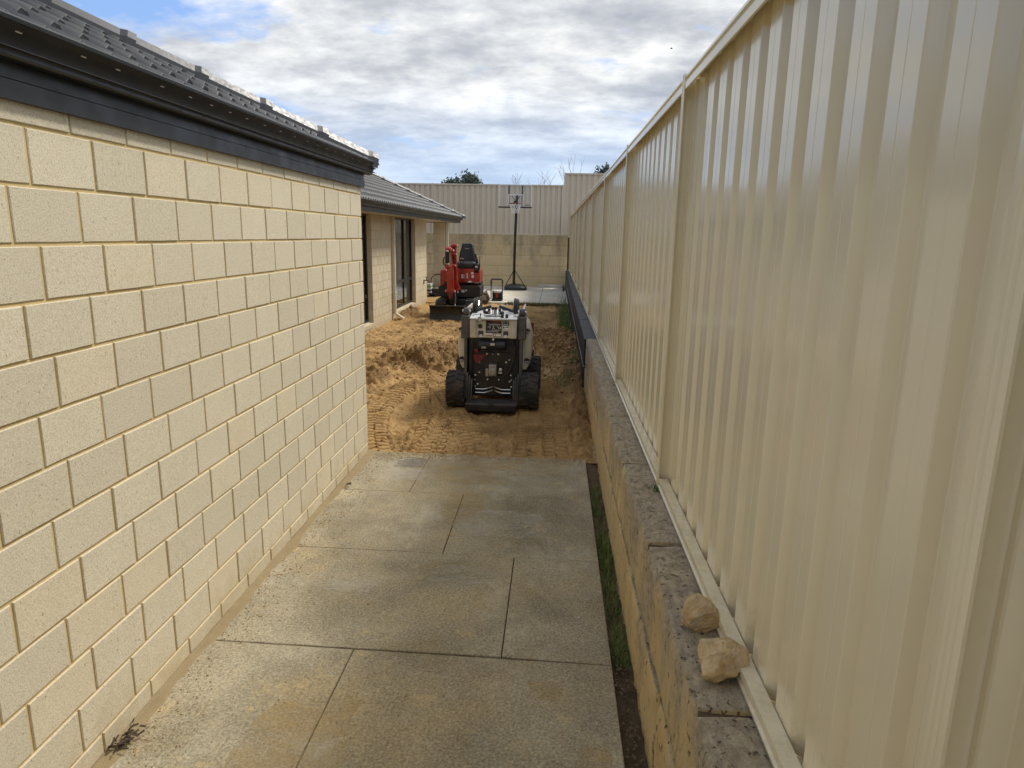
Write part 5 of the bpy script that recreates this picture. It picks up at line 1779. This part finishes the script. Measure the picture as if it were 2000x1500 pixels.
# patio clutter: a dark planter, a bench of stacked boards, a bicycle wheel against the pier
pl_ = empty('planter_box', (-3.66, 20.80, -0.01), 'low dark planter box at the foot of the patio pier', 'planter')
for i in range(2):
    MB().box(-3.80, -3.44, 20.66, 20.685, 0.005 + i * 0.105, 0.105 + i * 0.105).build('board', DARKGREY, pl_, bevel=0.006)
    MB().box(-3.445, -3.42, 20.69, 21.02, 0.005 + i * 0.105, 0.105 + i * 0.105).build('board', DARKGREY, pl_, bevel=0.006)
    MB().box(-3.80, -3.775, 20.69, 21.02, 0.005 + i * 0.105, 0.105 + i * 0.105).build('board', DARKGREY, pl_, bevel=0.006)
MB().box(-3.82, -3.40, 20.64, 21.04, 0.217, 0.238).build('rim', simple('weathered_board', (0.28, 0.25, 0.21), 0.8, 0, 0.2, 12), pl_, bevel=0.005)
cr = empty('stacked_crates', (-3.95, 20.6, -0.01), 'stack of grey and white crates with a green strip beside the wing corner', 'crates')
GREEN = simple('green_plastic', (0.22, 0.45, 0.08), 0.45)
for z0, z1, m, nm in ((0.10, 0.15, CURTAIN, 'crate'), (0.155, 0.20, DARKGREY, 'crate'), (0.205, 0.27, CURTAIN, 'crate'), (0.275, 0.31, GREEN, 'lid'), (0.315, 0.38, CURTAIN, 'crate')):
    MB().box(-4.25, -3.72, 20.45, 20.80, z0, z1).build(nm, m, cr, bevel=0.008)
for x in (-4.15, -3.78, -3.58):
    MB().tube([(x, 20.46, 0.09), (x + 0.02, 20.42, 0.03), (x + 0.02, 20.42, -0.012)], 0.014, 8).build('leg', BLACKSTEEL, cr)
MB().box(-4.26, -3.55, 20.43, 20.82, 0.075, 0.098).build('trolley_bed', BLACKSTEEL, cr, bevel=0.006)
wh = empty('bicycle_wheel', (-3.60, 20.98, 0.24), 'thin bicycle wheel leaning on the patio pier behind the planter', 'wheel')
m = MB(); cW = (-3.60, 21.02, 0.42); RW = 0.215
m.tube([(cW[0] + RW * math.cos(2 * math.pi * k / 40), cW[1] - 0.02 * math.sin(2 * math.pi * k / 40), cW[2] + RW * math.sin(2 * math.pi * k / 40)) for k in range(41)], 0.012, 8, cap=False)
m.build('tyre', RUBBER, wh)
for k in range(12):
    a = 2 * math.pi * k / 12
    MB().tube([cW, (cW[0] + (RW - 0.01) * math.cos(a), cW[1] - 0.02 * math.sin(a), cW[2] + (RW - 0.01) * math.sin(a))], 0.003, 5).build('spoke', STEEL, wh)
MB().cyl((cW[0], cW[1] - 0.03, cW[2]), (cW[0], cW[1] + 0.025, cW[2]), 0.018, n=12).build('hub', STEEL, wh)
ks = MB().box(-0.62, 0.30, 24.80, 24.93, 0.026, 0.135).build('concrete_kerb', PAVE, None, bevel=0.01)
tag(ks, 'pale concrete kerb block at the foot of the rear wall, right of the hoop', 'kerb')
pp = MB().tube([(0.30, 23.3, 0.06), (0.31, 24.2, 0.06), (0.31, 24.9, 0.06)], 0.035, 10).build('pipe', PLASTIC, None)
tag(pp, 'short black pipe lying in the corner beside the black wall', 'pipe')

# ---------------------------------------------------------------- rocks on the wall
def rock(name, c, s, seed, label, rot):
    rnd = np.random.default_rng(seed)
    import bmesh
    bm = bmesh.new()
    bmesh.ops.create_icosphere(bm, subdivisions=5, radius=1)
    D = np.array([v.co[:] for v in bm.verts])
    pl = rnd.normal(size=(13, 3)); pl /= np.linalg.norm(pl, axis=1)[:, None]
    off = rnd.uniform(0.60, 0.92, 13)
    r = np.full(len(D), 1.15)
    for n_, o_ in zip(pl, off):
        d = D @ n_
        with np.errstate(divide='ignore'):
            r = np.where(d > 0.05, np.minimum(r, o_ / np.maximum(d, 0.05)), r)
    P = D * r[:, None]
    P += D * (0.07 * fbm(P[:, 0] + 0.7 * P[:, 2], P[:, 1] - 0.7 * P[:, 2], 2.2, 5, 0.6, seed) - 0.10 * np.abs(fbm(P[:, 0] - P[:, 2], P[:, 1] + P[:, 2], 3.5, 3, 0.5, seed + 9)))[:, None]
    a = rot
    P = P * np.array(s)
    ca, sa = math.cos(a), math.sin(a)
    P = np.stack([P[:, 0] * ca - P[:, 1] * sa, P[:, 0] * sa + P[:, 1] * ca, P[:, 2]], -1)
    P[:, 2] -= np.percentile(P[:, 2], 3)
    P[:, 2] = np.maximum(P[:, 2], -0.004)
    F = [[v.index for v in f.verts] for f in bm.faces]
    bm.free()
    me = bpy.data.meshes.new(name)
    me.from_pydata(P.tolist(), [], F)
    me.materials.append(ROCK)
    me.polygons.foreach_set('use_smooth', [True] * len(me.polygons))
    me.set_sharp_from_angle(angle=math.radians(38))
    o = link_mesh(name, me, None, c)
    return tag(o, label, 'rock')
rock('rock', (0.484, 1.985, RTOP - 0.004), (0.055, 0.066, 0.058), 5, 'smaller rounded ochre rock on the wall top, the one farther from the camera', 0.4)
rock('rock', (0.498, 1.755, RTOP - 0.004), (0.070, 0.066, 0.068), 14, 'larger angular yellow-grey rock on the wall top nearest the camera', 0.2)

# ---------------------------------------------------------------- grass, weeds, litter
def blades(n, sampler, h0, h1, w, mat, name, lean=0.5, seg=3):
    V, F = [], []
    for _ in range(n):
        x, y, z = sampler()
        h = random.uniform(h0, h1) * random.uniform(0.6, 1)
        a = random.uniform(0, 2 * math.pi)
        l = random.uniform(0.1, lean) * h
        wa = a + math.pi / 2
        b = len(V)
        for k in range(seg + 1):
            t = k / seg
            cx, cy, cz = x + math.cos(a) * l * t * t, y + math.sin(a) * l * t * t, z + h * t * (1 - 0.25 * t * (l / h))
            ww = w * (1 - t) * 0.5
            if k < seg:
                V += [(cx + math.cos(wa) * ww, cy + math.sin(wa) * ww, cz), (cx - math.cos(wa) * ww, cy - math.sin(wa) * ww, cz)]
            else:
                V.append((cx, cy, cz))
        for k in range(seg - 1):
            F.append((b + 2 * k, b + 2 * k + 1, b + 2 * k + 3, b + 2 * k + 2))
        F.append((b + 2 * seg - 2, b + 2 * seg - 1, b + 2 * seg))
    return mesh_np(name, V, F, mat)
def strip_sampler():
    while True:
        y = random.uniform(2.75, 4.95)
        if random.random() < max(0.05, 0.5 + 1.1 * float(vnoise(y * 3.6, 4.4, 3))): break
    return random.gauss(0.352, 0.020), y, -0.045
o = blades(1500, strip_sampler, 0.03, 0.14, 0.004, GRASS, 'grass', 1.2)
tag(o, 'green grass growing in the gap between path and retaining wall', 'grass', kind='stuff')
o = blades(90, lambda: (random.gauss(0.35, 0.02), random.uniform(2.85, 3.5), -0.04), 0.10, 0.2, 0.0025, DRYGRASS, 'dry_grass', 1.3, 4)
tag(o, 'pale dry grass stalks leaning over the path edge', 'grass', kind='stuff')
def wall_weeds():
    y = 13.0 + abs(random.gauss(0, 2.6))
    x = 0.34 - abs(random.gauss(0, 0.10))
    return x, y, sand_z(x, y) if y < 19 else 0.02
o = blades(3200, wall_weeds, 0.08, 0.30, 0.010, GRASS, 'weeds', 0.7)
tag(o, 'green weeds along the foot of the black-painted wall', 'weeds', kind='stuff')
def edge_turf():
    x = random.uniform(-1.3, 0.35)
    y = 18.86 + random.gauss(0, 0.05)
    return x, y, 0.0 if y > 18.86 else sand_z(x, y)
o = blades(2600, edge_turf, 0.03, 0.10, 0.010, GRASS, 'turf_edge', 0.8)
tag(o, 'ragged turf fringe along the near edge of the rear paving', 'turf', kind='stuff')
o = MB()
for k in range(110):
    x = -1.35 + 1.75 * k / 110
    o.obox((x, 18.84 + random.uniform(-0.02, 0.02), -0.015), (0.03, random.uniform(0.06, 0.12), random.uniform(0.05, 0.08)), (random.uniform(-.3, .3), random.uniform(-.3, .3), random.uniform(-.5, .5)))
o = o.build('turf_soil', SOIL, None, bevel=0.006)
tag(o, 'dark cut edge of soil under the turf fringe', 'soil', kind='stuff')
def small_weeds():
    c = random.choice(((0.24, 8.6, 0.10), (0.12, 8.9, 0.12), (0.30, 9.4, 0.06), (0.33, 10.2, 0.06)))
    x, y = min(0.37, random.gauss(c[0], c[2] * 0.6)), random.gauss(c[1], c[2] * 1.6)
    return x, y, sand_z(x, y)
o = blades(500, small_weeds, 0.03, 0.10, 0.008, GRASS, 'weeds', 0.9)
tag(o, 'scattered green weeds in the sand right of the loader', 'weeds', kind='stuff')
def roots():
    c = random.choice(((-0.92, 6.25, 0.13), (-1.45, 7.3, 0.10), (-0.98, 6.5, 0.08), (-3.3, 16.3, 0.15), (-1.3, 5.8, 0.1), (-0.2, 8.2, 0.1)))
    x, y = random.gauss(c[0], c[2] * 0.6), random.gauss(c[1], c[2] * 0.6)
    return x, y, sand_z(x, y)
o = blades(420, roots, 0.03, 0.11, 0.004, DRYGRASS, 'dry_roots', 2.2, 4)
tag(o, 'dry uprooted grass and roots strewn on the sand', 'roots', kind='stuff')
def clod_field(n, reg, name, label, s0, s1, mat):
    mb = MB()
    for _ in range(n):
        x, y = reg()
        s = random.uniform(s0, s1) * random.uniform(0.5, 1)
        z = sand_z(x, y) + s * 0.15
        V = [Vector(p) * s * random.uniform(0.7, 1.2) for p in ((1, 0, 0), (-1, 0, 0), (0, 1, 0), (0, -1, 0), (0, 0, 0.8), (0, 0, -0.8))]
        a = random.uniform(0, 6)
        V = [(x + v.x * math.cos(a) - v.y * math.sin(a), y + v.x * math.sin(a) + v.y * math.cos(a), z + v.z) for v in V]
        mb.add(V, [(0, 2, 4), (2, 1, 4), (1, 3, 4), (3, 0, 4), (2, 0, 5), (1, 2, 5), (3, 1, 5), (0, 3, 5)])
    me_o = mb.build(name, mat, None, smooth=False)
    at_ = me_o.data.attributes.new('damp', 'FLOAT', 'POINT')
    at_.data.foreach_set('value', [random.choice((0.1, 0.5, 0.9)) for _ in range(len(me_o.data.vertices))])
    tag(me_o, label, 'clods', kind='stuff')
def on_heaps():
    if random.random() < 0.5: return random.gauss(-1.5, 0.5), random.gauss(10.6, 1.1)
    return min(0.36, random.gauss(0.05, 0.28)), random.gauss(11.0, 1.0)
clod_field(2600, on_heaps, 'soil_clods', 'loose lumps of sand on the two dug heaps', 0.012, 0.045, SAND)
clod_field(3600, lambda: (random.uniform(-3.4, 0.36), 5.7 + 9 * random.random() ** 1.6), 'sand_crumbs', 'small crumbs of sand scattered over the dug ground', 0.005, 0.018, SAND)
gm_ = MB()
for _ in range(2600):
    if random.random() < 0.6:
        x, y = random.uniform(-1.5, 0.29), 5.575 - abs(random.gauss(0, 0.10))
    elif random.random() < 0.6:
        x, y = -1.53 + abs(random.gauss(0, 0.10)), random.uniform(1.4, 5.5)
    else:
        x, y = random.uniform(-1.5, 0.29), random.uniform(1.3, 5.5)
    q = random.uniform(0.002, 0.006) * (1.6 if random.random() < 0.06 else 1)
    V = [(x + dx * q * random.uniform(.6, 1.2), y + dy * q * random.uniform(.6, 1.2), 0.001 + dz * q) for dx, dy, dz in ((1, 0, 0), (0, 1, 0), (-1, 0, 0), (0, -1, 0), (0, 0, 0.8))]
    gm_.add(V, [(0, 1, 4), (1, 2, 4), (2, 3, 4), (3, 0, 4)])
o = gm_.build('sand_grit', SAND, None, smooth=False)
tag(o, 'fine sand grit scattered on the concrete path', 'grit', kind='stuff')
# leaf litter against the brick wall and in the trench
lf = MB()
for c, n, sp in (((-1.545, 2.09), 34, 0.035), ((-1.555, 1.82), 10, 0.02), ((-1.50, 4.72), 8, 0.02)):
    for _ in range(n):
        x, y = min(-1.45, max(-1.565, random.gauss(c[0] + 0.01, sp * 0.5))), random.gauss(c[1], sp)
        lf.obox((x, y, 0.018 + random.uniform(0, 0.014)), (0.028, 0.007, 0.0012), (random.uniform(-.6, .6), random.uniform(-.6, .6), random.uniform(0, 6)))
o = lf.build('leaf_litter', simple('dead_leaf', (0.05, 0.032, 0.02), 0.9), None, smooth=False)
tag(o, 'small dark clump of dead leaves at the foot of the brick wall', 'leaves', kind='stuff')
lf = MB()
for _ in range(260):
    x, y = random.gauss(0.352, 0.02), random.uniform(1.2, 2.9)
    lf.obox((x, y, -0.03 + random.uniform(0, 0.02)), (random.uniform(0.008, 0.02), random.uniform(0.004, 0.012), 0.002), (random.uniform(-.6, .6), random.uniform(-.6, .6), random.uniform(0, 6)))
o = lf.build('leaf_litter', simple('brown_litter', (0.13, 0.095, 0.055), 0.9, 0, 0.5, 40), None, smooth=False)
tag(o, 'brown litter in the bare near end of the soil gap', 'litter', kind='stuff')
o = blades(160, lambda: (random.gauss(0.535, 0.012), random.gauss(3.19, 0.03), RTOP), 0.008, 0.03, 0.004, GRASS, 'moss', 0.9)
tag(o, 'small green moss tuft on the wall top at the fence post', 'moss', kind='stuff')

# ---------------------------------------------------------------- trees beyond the fences
def gum(name, base, H, blobs, label, nleaf, leaf=0.16):
    t = empty(name, base, label, 'tree', None)
    bx_, by_, bz_ = base
    tr_ = MB()
    tr_.tube([(bx_, by_, bz_), (bx_ + 0.1, by_, bz_ + H * 0.35), (bx_ - 0.05, by_, bz_ + H * 0.7)], [0.28, 0.2, 0.08], 8)
    for (cx, cy, cz, r) in blobs:
        tr_.tube([(bx_, by_, bz_ + H * 0.4), (bx_ + (cx * 0.5), by_ + cy * 0.5, bz_ + (H * 0.4 + cz) / 2 + 0.3), (bx_ + cx, by_ + cy, bz_ + cz)], [0.12, 0.07, 0.03], 6)
    tr_.build('trunk', BARK, t)
    V, F = [], []
    wts = np.array([b_[3] ** 2 for b_ in blobs]); wts /= wts.sum()
    for _ in range(nleaf):
        b_ = blobs[rng.choice(len(blobs), p=wts)]
        d = rng.normal(size=3); d /= np.linalg.norm(d)
        r = b_[3] * (0.5 + 0.6 * rng.random()) * (1 + 0.45 * float(vnoise(d[0] * 3 + b_[0], d[1] * 3 + d[2] * 2)))
        c = np.array((bx_ + b_[0], by_ + b_[1], bz_ + b_[2])) + d * r * np.array((1, 1, 0.85))
        u = rng.normal(size=3); u /= np.linalg.norm(u)
        v = np.cross(u, rng.normal(size=3)); v /= np.linalg.norm(v)
        s = leaf * rng.uniform(0.5, 1.2)
        k = len(V)
        V += [c - u * s, c + v * s * 0.5, c + u * s, c - v * s * 0.5]
        F.append((k, k + 1, k + 2, k + 3))
    mesh_np('crown', np.array(V), F, LEAF, t)
    return t
gum('gum_tree', (-9.2, 70, -0.4), 6.5, [(-1.4, 0, 6.9, 0.8), (-0.5, 0.3, 6.6, 0.9), (0.45, -0.2, 7.2, 1.15), (1.3, 0.2, 6.6, 0.75), (-0.1, 0, 5.6, 1.6), (-1.9, 0, 6.0, 0.8), (0.9, 0, 5.6, 1.4)], 'dark round-topped tree rising behind the rear fence left of the hoop', 9000)
gum('gum_tree', (4.1, 60, -0.4), 6.5, [(0.0, 0, 7.3, 0.8), (0.8, 0.2, 7.1, 0.8), (-0.8, 0, 6.7, 0.7), (-2.0, 0, 6.2, 0.6), (0.3, 0, 6.0, 1.4), (-1.2, 0, 5.8, 1.0)], 'dark tree just showing above the higher fence at the right', 7000)
def bare(name, base, H, seed, label):
    rnd = random.Random(seed)
    t = empty(name, base, label, 'shrub', 'bare branches behind the rear fence')
    m = MB()
    def grow(p, d, l, r, depth):
        q = p + d * l
        m.tube([p, (p + q) / 2 + Vector((rnd.uniform(-.02, .02), rnd.uniform(-.02, .02), 0)), q], [r, r * 0.85, r * 0.65], 5)
        if depth == 0: return
        for k in range(2 if depth < 3 else 3):
            dd = (d + Vector((rnd.uniform(-.75, .75), rnd.uniform(-.4, .4), rnd.uniform(-0.05, .45)))).normalized()
            grow(q, dd, l * rnd.uniform(0.55, 0.8), r * 0.6, depth - 1)
    grow(Vector(base), Vector((0, 0, 1)), H * 0.62, 0.016, 3)
    m.build('branches', BARK, t)
bare('bare_shrub', (-1.75, 27.2, 1.83), 1.55, 1, 'bare twigs above the rear fence directly behind the backboard')
bare('bare_shrub', (-1.15, 27.4, 1.83), 1.62, 2, 'second bare twig cluster behind the right half of the backboard')
bare('bare_shrub', (-0.35, 27.0, 1.83), 1.5, 3, 'single thin bare twig right of the backboard above the fence')
bare('bare_shrub', (0.16, 27.3, 1.83), 1.75, 5, 'bare branching shrub against the step in the rear fence')
bare('bare_shrub', (0.75, 27.3, 1.83), 2.05, 8, 'bare twig standing above the higher rear fence')
# a bird far off in the sky
br = empty('bird', (3.22, 22.0, 7.31), 'tiny dark bird flying in the sky above the fence', 'bird')
br.scale = (0.42, 0.42, 0.42)
class RB(LB):
    org = Vector((3.22, 22.0, 7.31))
RB().tube([(-0.09, 0, 0), (-0.03, 0, 0.01), (0.05, 0, 0.005), (0.10, 0, 0.01)], [0.008, 0.03, 0.026, 0.006], 8).build('body', BLACKSTEEL, br)
for sg in (-1, 1):
    RB().add([(0.03, 0, 0.01), (-0.03, 0, 0.01), (-0.03, sg * 0.10, 0.05), (0.0, sg * 0.17, 0.03), (0.035, sg * 0.09, 0.05)], [(0, 1, 2, 4), (4, 2, 3)]).build('wing', BLACKSTEEL, br)
